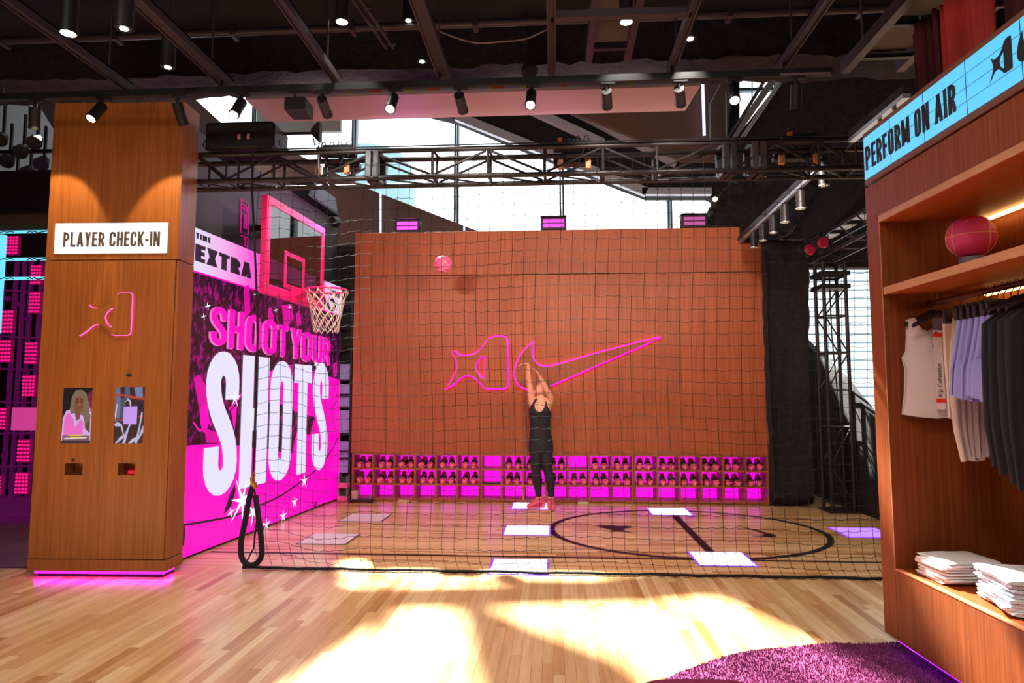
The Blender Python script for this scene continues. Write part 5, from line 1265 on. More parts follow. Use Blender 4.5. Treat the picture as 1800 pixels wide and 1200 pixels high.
t = thing('pendant_lamp', 'tiny hanging cylinder lamp under the upper floor, right of the soffit middle', 'spotlight', atY(904, 221, 11.7))
MB().cyl((0, 0, 0), (0, 0, .13), .035, n=14).obj('can', M_BLK2, t); MB().cyl((0, 0, .13), (0, 0, .45), .008, n=6).obj('stem', M_BLK2, t); MB().cyl((0, 0, -.004), (0, 0, 0), .03, n=14).obj('lens', MATS['warm_lens'], t)
t = thing('bulb_lamp', 'small round lit lamp where the glazing meets the rough column', 'lamp', atY(1257, 350, 9.9))
MB().ball((0, 0, 0), .04).obj('bulb', glow('bulb_soft', (255, 236, 214), 1.6), t); MB().cyl((.02, .02, 0), (.14, .1, -.02), .03, .04, 12).obj('socket', M_BLK2, t)
# ------------------------------------------------------------------ display cabinet on the right
CO = Vector((2.018, 4.293, 0)); CTH = R(2.12)
CX_ = Vector((math.cos(CTH), math.sin(CTH), 0)); CY_ = Vector((-math.sin(CTH), math.cos(CTH), 0))
def loc2w(u, s, z): return CO + CX_ * u - CY_ * s + Vector((0, 0, z))
def FX(x, y, u):                                   # pixel -> (s, z) on the plane at depth u in the cabinet
    o = CO + CX_ * u - CP; r = ray(x, y); t = o.dot(CX_) / r.dot(CX_); q = CP + r * t; return -(q - CO).dot(CY_), q.z
def FS(x, y, s):
    o = CO - CY_ * s - CP; r = ray(x, y); t = o.dot(CY_) / r.dot(CY_); q = CP + r * t; return (q - CO).dot(CX_), q.z
cab = thing('display_cabinet', 'tall teak display cabinet with lit shelves and a clothes rail at right', 'cabinet', CO, CTH)
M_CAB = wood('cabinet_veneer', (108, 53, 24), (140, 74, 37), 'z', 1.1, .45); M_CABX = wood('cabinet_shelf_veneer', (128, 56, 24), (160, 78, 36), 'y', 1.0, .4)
LEN = 3.3
for m_ in (M_CAB, M_CABX, M_EDGE): m_.node_tree.nodes['Principled BSDF'].inputs['Specular IOR Level'].default_value = .14
def cbx(nm, u0, u1, s0, s1, z0, z1, mat, bev=.003, par=None, lab=None): return MB().box(u0, u1, -s1, -s0, z0, z1).obj(nm, mat, par or cab, sharp=0, bevel=bev, label=lab)
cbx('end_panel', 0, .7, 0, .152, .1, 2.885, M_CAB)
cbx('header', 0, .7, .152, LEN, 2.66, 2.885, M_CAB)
cbx('header_deck', .004, .66, .153, LEN, 2.622, 2.659, M_CABX)
cbx('header_edge', -.003, .004, .150, LEN, 2.622, 2.662, M_EDGE, 0)
cbx('upper_shelf', .012, .645, .153, LEN, 2.168, 2.21, M_CABX); cbx('shelf_edge', .005, .0118, .153, LEN, 2.166, 2.212, M_EDGE, 0)
cbx('back_panel', .65, .7, .152, LEN, .1, 2.62, M_CAB, 0)
cbx('base_front', 0, .03, .152, LEN, .1, .512, M_CAB); cbx('base_deck', .031, .65, .153, LEN, .48, .5165, M_CABX)
cbx('base_edge', -.002, .032, .15, LEN, .5125, .5185, wood('edge_orange', (196, 110, 66), (214, 130, 84), 'y', .6, .45), 0)
cbx('base_plinth', .14, .66, .1, LEN - .05, 0, .1, M_BLACK, 0)
cbx('niche_edge', -.002, .002, .1515, .1555, .52, 2.62, M_EDGE, 0)
M_WARM = glow('warm_strip', (255, 196, 110), 9.0); M_VIO = glow('violet_strip', (150, 20, 255), 8.0)
for z, nm in ((2.603, 'light_strip'), (2.149, 'light_strip')):
    cbx(nm, .585, .61, .2, LEN - .05, z, z + .016, M_WARM, 0)
    area('strip_light', (.585, -1.7, z - .01), (.66, -1.7, z - .5), .05, 2.9, 8, (1, .5, .13), cab)
cbx('light_strip', .035, .05, .08, LEN - .05, .075, .0985, M_VIO, 0)
area('under_light', (.06, -1.7, .085), (-.2, -1.7, 0), .04, 3.0, 26, (.5, .03, 1), cab)
# sign over the header
cbx('sign_box', 0, .3, 0, LEN, 2.9, 3.245, pm('sign_wood', (112, 66, 48), .5), .004)
z_a, z_b, us = 2.935, 3.212, -.004
M_SIGNC = glow('sign_cyan', (96, 206, 250), 1.05)
smod = [FX(p, q, us)[0] for p, q in ((1519, 285), (1565, 250), (1623.5, 205), (1698, 150), (1795, 80))]
smod = smod + [smod[-1] + (i + 1) * (smod[-1] - smod[-2]) for i in range(6)]; smod = [s for s in smod if s < LEN]
for s0, s1 in zip(smod, smod[1:]):
    for k in range(4): cbx('sign_tile', us, 0, s0 + .0025, s1 - .0025, z_a + (z_b - z_a) * k / 4 + .0014, z_a + (z_b - z_a) * (k + 1) / 4 - .0014, M_SIGNC, 0)
cbx('sign_lines', us + .0035, .0, smod[0], smod[-1], z_a, z_b, pm('sign_seam', (24, 90, 130), .5), 0)
M_SEAM2 = MATS['sign_seam']
for s0 in smod[1:-1]: cbx('sign_seam', us - .0012, us, s0 - .002, s0 + .002, z_a, z_b, M_SEAM2, 0)
for k in (1, 2, 3): cbx('sign_seam', us - .001, us, smod[0], smod[-1], z_a + (z_b - z_a) * k / 4 - .0011, z_a + (z_b - z_a) * k / 4 + .0011, M_SEAM2, 0)
sfnc = lambda a, b_, d: Vector((us - .002 - d, -a, b_))
M_SINK = pm('sign_black', (34, 36, 44), .6)
s0, zt_ = FX(1521, 261, us); zb_ = FX(1522, 302, us)[1]; s1, zt2 = FX(1679.5, 146, us); zb2 = FX(1679, 193.5, us)[1]
zb_ = (zb_ + zb2) / 2; zt_ = (zt_ + zt2) / 2
word_fit(('sign_letter', M_SINK, cab), 'PERFORM ON AIR', s0, s1, zb_ - .004, zt_ - zb_ + .012, .029, sfnc, .28, .6, hk=.85)
sl_, zl_ = FX(1740, 148, us); sr_, zr_ = FX(1778, 60, us); k_ = (sr_ - sl_) / (568 - 138); kz = (zr_ - zl_) / (494 - 128)
def spt(p): return (sl_ + (p[0] - 138) * k_, zl_ + (494 - p[1]) * kz)
xs_ = spt(HOLE[0])[0]
P_, H_ = [spt(p) for p in STAR], [spt(p) for p in HOLE]
mb = MB(); mb.face([sfnc(a, b_, .0) for a, b_ in clip2(P_, True)])
L = clip2(P_, False); on = [i for i in range(len(L)) if abs(L[i][0] - xs_) < 1e-6]; ib = max(on, key=lambda i: L[i][1]); L = L[ib:] + L[:ib]
if abs(L[1][0] - xs_) < 1e-6: L = [L[0]] + L[:0:-1]
L = L + H_[::-1] if abs(L[-1][1] - H_[-1][1]) < abs(L[-1][1] - H_[0][1]) else L + H_
mb.face([sfnc(a, b_, .0) for a, b_ in L]); mb.obj('sign_emblem', M_SINK, cab, sharp=0)
MB().face([sfnc(*spt((p[0] + 20, p[1])), .0) for p in TICK]).obj('sign_emblem', M_SINK, cab, sharp=0)
# rail
RU, RZ = .27, 2.105
MB().cyl((RU, -.18, RZ), (RU, -LEN + .1, RZ), .0165, n=14).obj('clothes_rail', pm('rail_bronze', (92, 52, 44), .4, metal=.6), cab)
MB().cyl((RU, -.178, RZ), (RU, -.21, RZ), .026, n=14).obj('rail_end', pm('rail_bronze', (92, 52, 44), .4, metal=.6), cab)
for s in (.24, 1.5, 2.6): MB().bar((RU, -s, RZ), (RU, -s, 2.168), .012).obj('rail_hanger', pm('rail_bronze', (92, 52, 44), .4, metal=.6), cab, sharp=0)
MB().cyl((.642, -.42, 2.09), (.65, -.42, 2.09), .02, n=14).obj('cable_cap', pm('cap_orange', (214, 130, 60), .5), cab)
MB().tube([(-.001, -.1, 2.68), (-.0015, -.14, 2.62), (-.0015, -.152, 2.56)], .004, 5).obj('tape', pm('red_tape', (200, 70, 50), .6), cab)
# ball on its stand
u_, z_ = .3, 2.21
s_b, zc = FX(1707, 419, u_); zc = 2.21 + .1 + .112
st_ = thing('ball_stand', 'short grey ring stand under the shelf basketball', 'stand', loc2w(u_, s_b, 2.2105), CTH)
MB().lathe([(.062, 0), (.066, .004), (.066, .105), (.06, .108), (.056, .1), (.056, .004)], n=28).obj('ring', pm('stand_grey', (120, 104, 104), .5), st_)
MB().prism([(-.02, .03), (.02, .03), (.012, .065), (-.006, .055)], .0, .002, lambda a, b_, d: (-.0655 - d, a, b_)).obj('mark', M_HPINK, st_, sharp=0)
b2 = thing('basketball', 'pink basketball with peach seams standing on the upper shelf', 'basketball', loc2w(u_, s_b, zc + .012)); ball_mesh(b2, .119, pm('ball_rose', (226, 62, 132), .5, bump=.25, bscale=420), pm('ball_peach', (238, 172, 140), .5)); b2.rotation_euler = (0, 0, R(58))
MB().face([Vector((math.cos(R(a)) * math.cos(R(b_)), math.sin(R(a)) * math.cos(R(b_)), math.sin(R(b_)))) * .1205 for a, b_ in ((150, 30), (168, 38), (186, 40), (204, 38), (186, 35), (168, 33))]).obj('tick_mark', MATS['ball_peach'], b2, sharp=0)

# ------------------------------------------------------------------ clothes on the rail
M_HANG = pm('hanger_black', (30, 26, 36), .4)
def hanger(s, hw, drop, lab, clip=False):
    t = thing('clothes_hanger', lab, 'hanger', loc2w(RU, s, RZ), CTH + R(random.uniform(-4, 4)), group='hangers on the clothes rail')
    MB().tube([(-.02, 0, .005), (-.012, 0, .021), (.008, 0, .024), (.021, 0, .008), (.016, 0, -.014), (0, 0, -.034), (0, 0, -drop + .02)], .0028, 6).obj('hook', pm('hook_steel', (110, 96, 96), .3, metal=.8), t)
    if clip:
        MB().box(-hw, hw, -.006, .006, -drop, -drop + .022).obj('bar', M_HANG, t, sharp=0, bevel=.003)
        for x in (-hw * .8, hw * .8): MB().box(x - .02, x + .02, -.014, .014, -drop - .06, -drop + .012).obj('clip', M_HANG, t, sharp=0, bevel=.004)
    else:
        MB().loft([[(x, y * .011, z + zz * .014) for y, zz in ((-1, 0), (0, 1), (1, 0), (0, -1))] for x, z in ((-hw, -drop - .055), (-hw * .55, -drop - .02), (-.02, -drop + .02), (.02, -drop + .02), (hw * .55, -drop - .02), (hw, -drop - .055))]).obj('bar', M_HANG, t)
    return t
def fabric(name, c, vary=0): return pm(name, c, .85, bump=.12, bscale=180)
def loftcloth(t, name, mat, secs, ripple=.0, freq=9, th=.02, cx=0.0, seed=0):     # secs: (z, half width, centre x)
    rg = random.Random(seed); ph = rg.uniform(0, 6); rings = []
    S = []
    for i in range(len(secs) - 1):
        for k in range(4):
            f = k / 4; S.append(tuple(secs[i][j] * (1 - f) + secs[i + 1][j] * f for j in range(3)))
    S.append(secs[-1]); z0 = S[0][0]
    for z, hw, c in S:
        r = []; d = (z0 - z); n = 56
        for k in range(n):
            a = 2 * PI * k / n; x = math.cos(a); y = math.sin(a)
            sy = (1 if y >= 0 else -1) * abs(y) ** .5
            rp = ripple * (.4 + min(d * 2.2, 1.0)) * math.sin(freq * x * 1.6 + ph + d * 1.5) 
            r.append((c + cx + hw * x, sy * th + rp + .25 * ripple * math.sin(23 * x + d * 3 + ph), z + .006 * math.sin(5 * x + ph) * (1 if z == secs[-1][0] else 0)))
        rings.append(r)
    return MB().loft(rings).obj(name, mat, t, sharp=60)
def gar(name, lab, cat, s, grp, rz=0): return thing(name, lab, cat, loc2w(RU, s, RZ), CTH + R(rz), group=grp)
M_CREAM = fabric('cream_cloth', (228, 213, 208)); M_LAV = fabric('lavender_cloth', (150, 148, 214)); M_BLKC = fabric('black_cloth', (24, 23, 30)); M_SAND = fabric('sand_cloth', (196, 180, 168))
# cream tank tops
TANKF = [(-.125,-.10),(-.09,-.088),(-.075,-.11),(-.062,-.16),(-.03,-.2),(.0,-.21),(.03,-.2),(.062,-.16),(.075,-.11),(.09,-.088),(.125,-.10),(.13,-.2),(.138,-.29),(.16,-.33),(.15,-.4),(.155,-.55),(.168,-.672),(.08,-.688),(0,-.695),(-.08,-.688),(-.178,-.672),(-.158,-.55),(-.15,-.4),(-.165,-.33),(-.14,-.29),(-.13,-.2)]
def tank(s, lab, off=0.0, rz=0, badge=False):
    t = gar('tank_top', lab, 'top', s, 'cream tank tops on the rail', rz); mb = MB()
    B_ = [(x, z if z < -.21 or abs(x) > .065 else z + .045) for x, z in TANKF]
    def sheet(P, sgn):
        fn = lambda a, b_, d: (a + off, sgn * (.012 + (.03 if sgn > 0 else .022) * (1 - (a / .17) ** 2) * min(1, -b_ * 2)) + .006 * math.sin(a * 40 + b_ * 6) + d, b_)
        # triangulated fan over a fine outline
        Q = []
        for i in range(len(P)):
            a, c = P[i], P[(i + 1) % len(P)]
            for k in range(2): Q.append((a[0] + (c[0] - a[0]) * k / 2, a[1] + (c[1] - a[1]) * k / 2))
        mb.prism(Q, 0, .003, fn)
    sheet(TANKF, -1); sheet(B_, 1)
    mb.obj('body', M_CREAM, t, sharp=30)
    if badge: MB().prism([(-.0, -.27), (.012, -.268), (.012, -.246), (.004, -.25), (-.002, -.258), (-.012, -.252), (-.006, -.26), (-.014, -.274)], -.045, -.044, lambda a, b_, d: (a + off, d, b_)).obj('chest_mark', M_HANG, t, sharp=0)
    return t
tank(.205, 'cream tank top with a small dark chest mark at the left rail end', -.03, 0, True); hanger(.205, .17, .075, 'black hanger holding the marked cream tank top')
tg = thing('paper_tag', 'long white paper tag with a red band hanging on the marked tank top', 'tag', loc2w(RU - .02, .22, RZ), CTH)
MB().box(-.025, .028, -.046, -.0445, -.64, -.1).obj('strip', pm('tag_white', (226, 212, 210), .6), tg, sharp=0)
MB().box(-.026, .029, -.0475, -.0465, -.17, -.1).obj('tag_head', pm('tag_grey', (110, 100, 126), .6), tg, sharp=0)
for z in (-.21, -.6): MB().box(-.0255, .0285, -.0475, -.0465, z, z + .024).obj('red_band', pm('tag_red', (240, 40, 30), .5), tg, sharp=0)
MB().box(-.016, .0, -.0475, -.0465, -.185, -.18).obj('tag_mark', M_HANG, tg, sharp=0)
cu = bpy.data.curves.new('tag_text', 'FONT'); cu.body = "A\u2019ja Collection"; cu.size = .042; cu.extrude = .0003
to = bpy.data.objects.new('tag_text', cu); COL.objects.link(to); dg = bpy.context.evaluated_depsgraph_get(); dg.update()
me = bpy.data.meshes.new_from_object(to.evaluated_get(dg)); bpy.data.objects.remove(to); me.materials.clear(); me.materials.append(M_HANG)
wdt = max(v.co.x for v in me.vertices) or 1
o = ob('tag_lettering', me, tg, loc=(.012, -.048, -.57)); o.rotation_euler = (R(90), R(-90), 0); kk = .2 / wdt; o.scale = (kk, kk * 1.1, 1)
# folded-over cream shirt, sand trousers behind, lavender shorts
t = gar('shirt', 'cream folded shirt between the tank tops and the lavender shorts', 'shirt', .29, None)
loftcloth(t, 'body', M_CREAM, [(-.1, .03, .03), (-.13, .09, .09), (-.3, .095, .09), (-.56, .1, .1), (-.69, .1, .1)], .006, 6, .02, 0, 3); hanger(.29, .18, .09, 'black hanger holding the cream folded shirt')
t = gar('trousers', 'long sand trousers hanging behind the lavender shorts', 'trousers', .46, None)
loftcloth(t, 'leg', M_SAND, [(-.12, .07, .03), (-.3, .09, .02), (-.5, .095, .01), (-.75, .085, .01), (-.92, .065, .02)], .007, 5, .014, 0, 5); loftcloth(t, 'leg', M_SAND, [(-.12, .07, .05), (-.3, .09, .05), (-.5, .09, .05), (-.75, .085, .05), (-.9, .06, .05)], .007, 5, .02, 0, 6)
hanger(.46, .1, .09, 'clip hanger holding the long sand trousers', True)
for i in range(6):
    s = .60 + i * .05
    t = gar('shorts', 'lavender gathered shorts, %s of the six from the tank tops' % ('first', 'second', 'third', 'fourth', 'fifth', 'last')[i], 'shorts', s, 'lavender shorts on the rail', random.uniform(-4, 4))
    M_ = M_LAV
    loftcloth(t, 'leg', M_, [(-.15, .1, -.02), (-.19, .125, -.0), (-.36, .15, -.01), (-.42, .1, -.075), (-.56 - .012 * (i % 3), .1, -.085)], .012, 8, .016, 0, i)
    loftcloth(t, 'leg', M_, [(-.15, .1, -.02), (-.19, .125, -.0), (-.36, .15, -.01), (-.42, .09, .075), (-.555, .095, .085)], .012, 8, .016, 0, i + 20)
    hanger(s, .13, .09, 'clip hanger holding the %s lavender shorts' % ('first', 'second', 'third', 'fourth', 'fifth', 'last')[i], True)
for i in range(4):
    s = .90 + i * .055
    t = gar('jacket', 'black long jacket on the rail, %s of four after the lavender shorts' % ('first', 'second', 'third', 'fourth')[i], 'jacket', s, 'black jackets on the rail', random.uniform(-3, 3))
    zb = -.9 - .035 * i
    loftcloth(t, 'body', M_BLKC, [(-.13, .05, 0), (-.15, .12, 0), (-.2, .19, 0), (-.4, .2, .0), (-.7, .2, .0), (zb, .185, .01)], .006, 5, .02, 0, 40 + i)
    hanger(s, .18, .09, 'black hanger holding the %s black jacket' % ('first', 'second', 'third', 'fourth')[i])
for i in range(3):
    s = 1.16 + i * .07
    t = gar('trousers', 'cream trousers on a clip hanger, %s of the three nearest on the rail' % ('first', 'second', 'third')[i], 'trousers', s, 'cream trousers on the rail', random.uniform(-3, 3))
    for sg_ in (-1, 1): loftcloth(t, 'leg', M_SAND, [(-.15, .13, 0), (-.3, .15, 0), (-.45, .09, sg_ * .07), (-.9, .08, sg_ * .07)], .008, 5, .018, 0, 60 + i + sg_)
    hanger(s, .15, .09, 'clip hanger holding the %s cream trousers' % ('first', 'second', 'third')[i], True)

# ------------------------------------------------------------------ folded shirts on the base deck
def folded(name, lab, loc, rz, w_, d_, h_, mat, grp, seed):
    rg = random.Random(seed); t = thing(name, lab, 'shirt', loc, rz, group=grp)
    rings = []; n = 18
    for i in range(13):
        x = -w_ / 2 + w_ * i / 12; e = 1 - .5 * abs(i / 6 - 1) ** 6; r = []
        for k in range(n):
            a = 2 * PI * k / n; cy, cz = math.cos(a), math.sin(a)
            yy = d_ / 2 * (1 if cy > 0 else -1) * abs(cy) ** .5 * (.97 + .03 * e); zz = h_ / 2 * (1 if cz > 0 else -1) * abs(cz) ** .85 * (.6 + .4 * e)
            r.append((x + rg.uniform(-.003, .003), yy + .006 * math.sin(x * 20 + seed), h_ / 2 + zz + .0016 * math.sin(x * 31 + yy * 17 + seed) ))
        rings.append(r)
    MB().loft(rings).obj('body', mat, t, sharp=70)
    MB().tube([(x_, -d_ / 2 + .004, h_ * .45) for x_ in (-w_ * .46, -w_ * .2, w_ * .1, w_ * .46)], .0022, 5).obj('fold_seam', mat, t)
    return t
M_FOLD = fabric('folded_white', (222, 218, 220)); 
M_SPOT, nt, b, new, link = nodes('speckled_cloth')
g = new('ShaderNodeNewGeometry'); vo = new('ShaderNodeTexVoronoi'); vo.inputs['Scale'].default_value = 38; link(g.outputs['Position'], vo.inputs['Vector'])
rp = new('ShaderNodeValToRGB'); rp.color_ramp.interpolation = 'CONSTANT'; e = rp.color_ramp.elements; e[0].color = (*lin((60, 66, 110)), 1); e[1].position = .2; e[1].color = (*lin((226, 232, 242)), 1)
link(vo.outputs['Distance'], rp.inputs[0]); link(rp.outputs[0], b.inputs['Base Color']); b.inputs['Roughness'].default_value = .85
A_, B_, C_ = (atZ(*q, .517) for q in ((1616, 1008), (1673, 1032), (1738, 1031)))
cen = (A_ + C_) / 2 + (C_ - B_) * .12; rz0 = math.atan2((C_ - B_).y, (C_ - B_).x)
ono = ('bottom', 'second', 'third', 'fourth', 'fifth', 'sixth', 'seventh', 'top')
for k in range(8):
    folded('folded_shirt', 'white folded shirt, %s of the plain stack on the cabinet base' % (ono[k] if k in (0, 7) else ono[k] + ' from the bottom'), (cen.x + random.uniform(-.012, .012), cen.y + random.uniform(-.012, .012), .5185 + k * .0158), rz0 + R(random.uniform(-4, 4)), .30 + random.uniform(-.02, .01), .27 + random.uniform(-.02, .01), .0205, M_FOLD, 'plain white folded shirts', k)
p2 = loc2w(.25, .87, 0)
for k in range(8):
    folded('folded_shirt', 'white speckled folded shirt, %s of the patterned stack at the right edge' % (ono[k] if k in (0, 7) else ono[k] + ' from the bottom'), (p2.x + random.uniform(-.012, .012), p2.y + random.uniform(-.012, .012), .5185 + k * .0205), R(78 + random.uniform(-6, 6)), .36, .32, .0235, M_SPOT, 'speckled folded shirts', 30 + k)

# ------------------------------------------------------------------ red curtain above the cabinet
M_RED_SUN = pm('velvet_sunlit', (176, 46, 40), .8, vary=.2, vscale=6)  # curtain velvet with the sunlight put into its colour
M_RED_SHADE = pm('velvet_shaded', (74, 14, 24), .85)  # same velvet darkened to stand for shade
for i, (s0, s1, u, mat, lab) in enumerate(((-.12, .19, .43, M_RED_SHADE, 'red curtain drape coloured as in shade, leftmost above the blue sign'), (.22, .62, .40, M_RED_SUN, 'red velvet curtain drape coloured as sunlit above the blue sign'), (.66, 1.5, .47, M_RED_SHADE, 'red curtain drape coloured as in shade at the top right corner'))):
    t = thing('curtain', lab, 'curtain', CO, CTH, group='red curtains above the cabinet')
    def fn(a, b_, s0=s0, s1=s1, u=u):
        s = s0 + (s1 - s0) * a; w_ = .05 * math.sin(a * (s1 - s0) * 34) + .018 * math.sin(a * 71); return (u + w_ * (.6 + .4 * b_), -s, 3.26 + b_ * .73)
    o = MB().grid(fn, 60, 10).obj('drape', mat, t, sharp=80)
    so_ = o.modifiers.new('thick', 'SOLIDIFY'); so_.thickness = .006
t = thing('curtain_rail', 'pale metal channel sloping up behind the blue sign', 'rail')
p, q = atY(1497, 247, 5.0), atY(1594, 168, 4.2); MB().bar(p, q, .05, .03).obj('channel', pm('rail_0', (150, 156, 160), .3, metal=.5), t, sharp=0); MB().bar(p + V3(0, 0, .05), q + V3(0, 0, .05), .04, .05).obj('fringe', M_FIRE, t, sharp=0)
for k in (.55, .8): c = p.lerp(q, k); MB().bar(c, c + V3(0, 0, -.08), .02).obj('bracket', MATS['rail_0'], t, sharp=0)

# ------------------------------------------------------------------ rug and stool
edge = smooth_poly([tuple(atZ(x, y)[:2]) for x, y in ((1120, 1222), (1195, 1185), (1300, 1150), (1400, 1139), (1460, 1133.5), (1530, 1134.5), (1588, 1131))], 8, False)
rug = edge + [(2.14, 4.30), (2.2, 1.2), (.35, 1.2), (.3, 2.6)]
M_RUG = pm('rug_plum', (132, 64, 104), 1.0, bump=.5, bscale=260, vary=.22, vscale=5, spec=.05)
ru = thing('rug', 'plum pink pile rug with a curved edge in the right foreground', 'rug')
MB().prism(rug, .0008, .012).obj('base', M_RUG, ru, sharp=0)
rg = random.Random(5); tf = MB(); xs = [p[0] for p in rug]; ys = [p[1] for p in rug]
def inside(x, y, P):
    c = False; j = len(P) - 1
    for i in range(len(P)):
        if (P[i][1] > y) != (P[j][1] > y) and x < (P[j][0] - P[i][0]) * (y - P[i][1]) / (P[j][1] - P[i][1]) + P[i][0]: c = not c
        j = i
    return c
n = 0
while n < 30000:
    x, y = rg.uniform(min(xs), 2.3), rg.uniform(2.9, max(ys))
    if not inside(x, y, rug): continue
    h = rg.uniform(.008, .016); a = rg.uniform(0, 2 * PI); s = .0035; dx, dy = math.cos(a) * s, math.sin(a) * s
    tf.v += [(x - dx, y - dy, .011), (x + dx, y + dy, .011), (x + rg.uniform(-.006, .006), y + rg.uniform(-.006, .006), .012 + h)]; b0 = len(tf.v) - 3; tf.f.append((b0, b0 + 1, b0 + 2)); n += 1
me = bpy.data.meshes.new('pile'); me.from_pydata(tf.v, [], tf.f); me.materials.append(M_RUG); ob('pile', me, ru, kind='stuff')
p = CP + ray(1222, 1188) * (2.62 / ray(1222, 1188).dot(CF)); sz = p.z
so2 = thing('stool', 'low round-cornered maroon seat at the bottom edge of the picture', 'stool', (p.x, p.y - .24, 0), YAW)
rr = []
for a in range(32):
    t_ = 2 * PI * a / 32; c_, s_ = math.cos(t_), math.sin(t_); rr.append((.235 * (1 if c_ > 0 else -1) * abs(c_) ** .45, .235 * (1 if s_ > 0 else -1) * abs(s_) ** .45))
MB().loft([[(x * k, y * k, sz + z) for x, y in rr] for k, z in ((.2, 0), (.8, .0), (.95, -.004), (1, -.02), (1, -.08), (.96, -.1), (.2, -.1))]).obj('seat', pm('maroon_leather', (120, 26, 56), .5), so2, sharp=50)
for x in (-.17, .17):
    for y in (-.17, .17): MB().cyl((x, y, .0125), (x * .95, y * .95, sz - .1), .012, .018, 10).obj('leg', M_BLK2, so2)
# ------------------------------------------------------------------ the person shooting the ball
PK = .00796                                          # metres per pixel where she stands
PB = atZ(954, 893); PB.y = 9.13
per = thing('person', 'woman in black tank top and leggings shooting with both arms raised', 'person', (PB.x, PB.y, 0.0), YAW)
def pp(x, y, d=0.0): return Vector(((x - 954) * PK, d, (893 - y) * PK))
bod = MB()
def limb(pts, rad, n=16, sx=1.0):
    P = smooth_poly([tuple(p) for p in pts], 4, False); rr = []
    for i in range(len(rad) - 1):
        for k in range(4): rr.append(rad[i] + (rad[i + 1] - rad[i]) * k / 4)
    rr.append(rad[-1]); bod.tube(P, rr, n, sx=sx)
# torso rings: y pixel, half width px, depth m, centre px, centre depth
tor = [(802, 17.5, .075, 952, .0), (796, 20.5, .108, 951.5, .0), (788, 21, .115, 951.5, .0), (778, 19.8, .108, 951, -.0), (766, 18, .096, 950.5, -.005), (754, 16.6, .088, 950, -.01), (744, 16.8, .090, 949.5, -.015), (734, 18.2, .1, 949.5, -.02), (726, 19.4, .112, 950, -.02), (718, 19.6, .105, 950.5, -.01), (710, 18.2, .085, 951, .0), (704, 13.0, .066, 951, .005), (699, 7.4, .055, 951.5, .005)]
rings = []
for y, hw, dp, cx, cd in tor:
    c = pp(cx, y, cd); rings.append([(c.x + hw * PK * math.cos(2*PI*k/28), c.y + dp * math.sin(2*PI*k/28), c.z) for k in range(28)])
bod.loft(rings)
for sx, pts, rad in ((0, [pp(944, 794, 0), pp(942.5, 815, -.01), pp(943, 829, -.015), pp(945, 846, .005), pp(946.5, 866, .01), pp(947, 881, .005)], [.098, .078, .058, .06, .04, .036]),
                     (1, [pp(959.5, 794, 0), pp(961, 815, -.015), pp(963.5, 829, -.02), pp(967, 846, .0), pp(968.5, 866, .01), pp(969, 882, .0)], [.098, .078, .058, .061, .041, .037])):
    limb(pts, rad)
# arms: her right arm (left in the picture) straight up, her left arm bent by her face
limb([pp(937, 713, .0), pp(934.5, 700, -.01), pp(932.5, 684, -.02), pp(931.5, 676, -.02), pp(930, 662, -.03), pp(929.3, 646, -.04)], [.058, .05, .042, .039, .034, .023])
limb([pp(965, 713, .0), pp(968, 705, -.02), pp(965.5, 697, -.06), pp(962, 690, -.085), pp(956, 679, -.1), pp(949.5, 667, -.11)], [.06, .054, .044, .04, .036, .023])
bod.ball(pp(938, 711, 0), .056, .056, .056); bod.ball(pp(965, 710, 0), .06, .058, .056)
for x in (943.5, 957.5): bod.ball(pp(x, 727, -.075), .068, .05, .062)
for x in (944, 960): bod.ball(pp(x, 793, .055), .088, .075, .085)
# neck and head, tipped back and turned to the basket
limb([pp(951.5, 704, .005), pp(951.3, 697, .0), pp(952, 690, -.002)], [.058, .05, .052])
hc = pp(953.3, 686.3, -.005)
HM = Matrix.Translation(hc) @ Matrix.Rotation(R(62), 4, 'Z').inverted() @ Matrix.Rotation(R(-22), 4, 'X')
hb = MB(HM)                                          # head in its own frame: face towards -y, up +z
hr = []
for z, wx, yf, yb in ((-.115, .018, -.062, -.02), (-.108, .034, -.078, .0), (-.09, .048, -.086, .025), (-.065, .058, -.088, .05), (-.035, .066, -.088, .07), (0, .071, -.086, .085), (.03, .073, -.086, .092), (.06, .07, -.078, .088), (.085, .058, -.058, .072), (.105, .036, -.03, .045), (.113, .012, -.01, .02)):
    hr.append([(wx * math.cos(2*PI*k/22), (yf + yb) / 2 + (yb - yf) / 2 * math.sin(2*PI*k/22), z) for k in range(22)])
hb.loft(hr)
hb.loft([[(x * w_, y, z) for x, y in ((-1, 0 + yy), (0, -d + yy), (1, 0 + yy), (0, .03 + yy))] for z, w_, d, yy in ((.015, .008, .006, -.084), (-.01, .011, .016, -.084), (-.03, .015, .024, -.083), (-.04, .012, .006, -.083))])
for s in (-1, 1): hb.ball((s * .07, .012, -.005), .012, .02, .03, 10, 6)
bod.v += hb.v; nb0 = len(bod.v) - len(hb.v); bod.f += [tuple(nb0 + i for i in f) for f in hb.f]
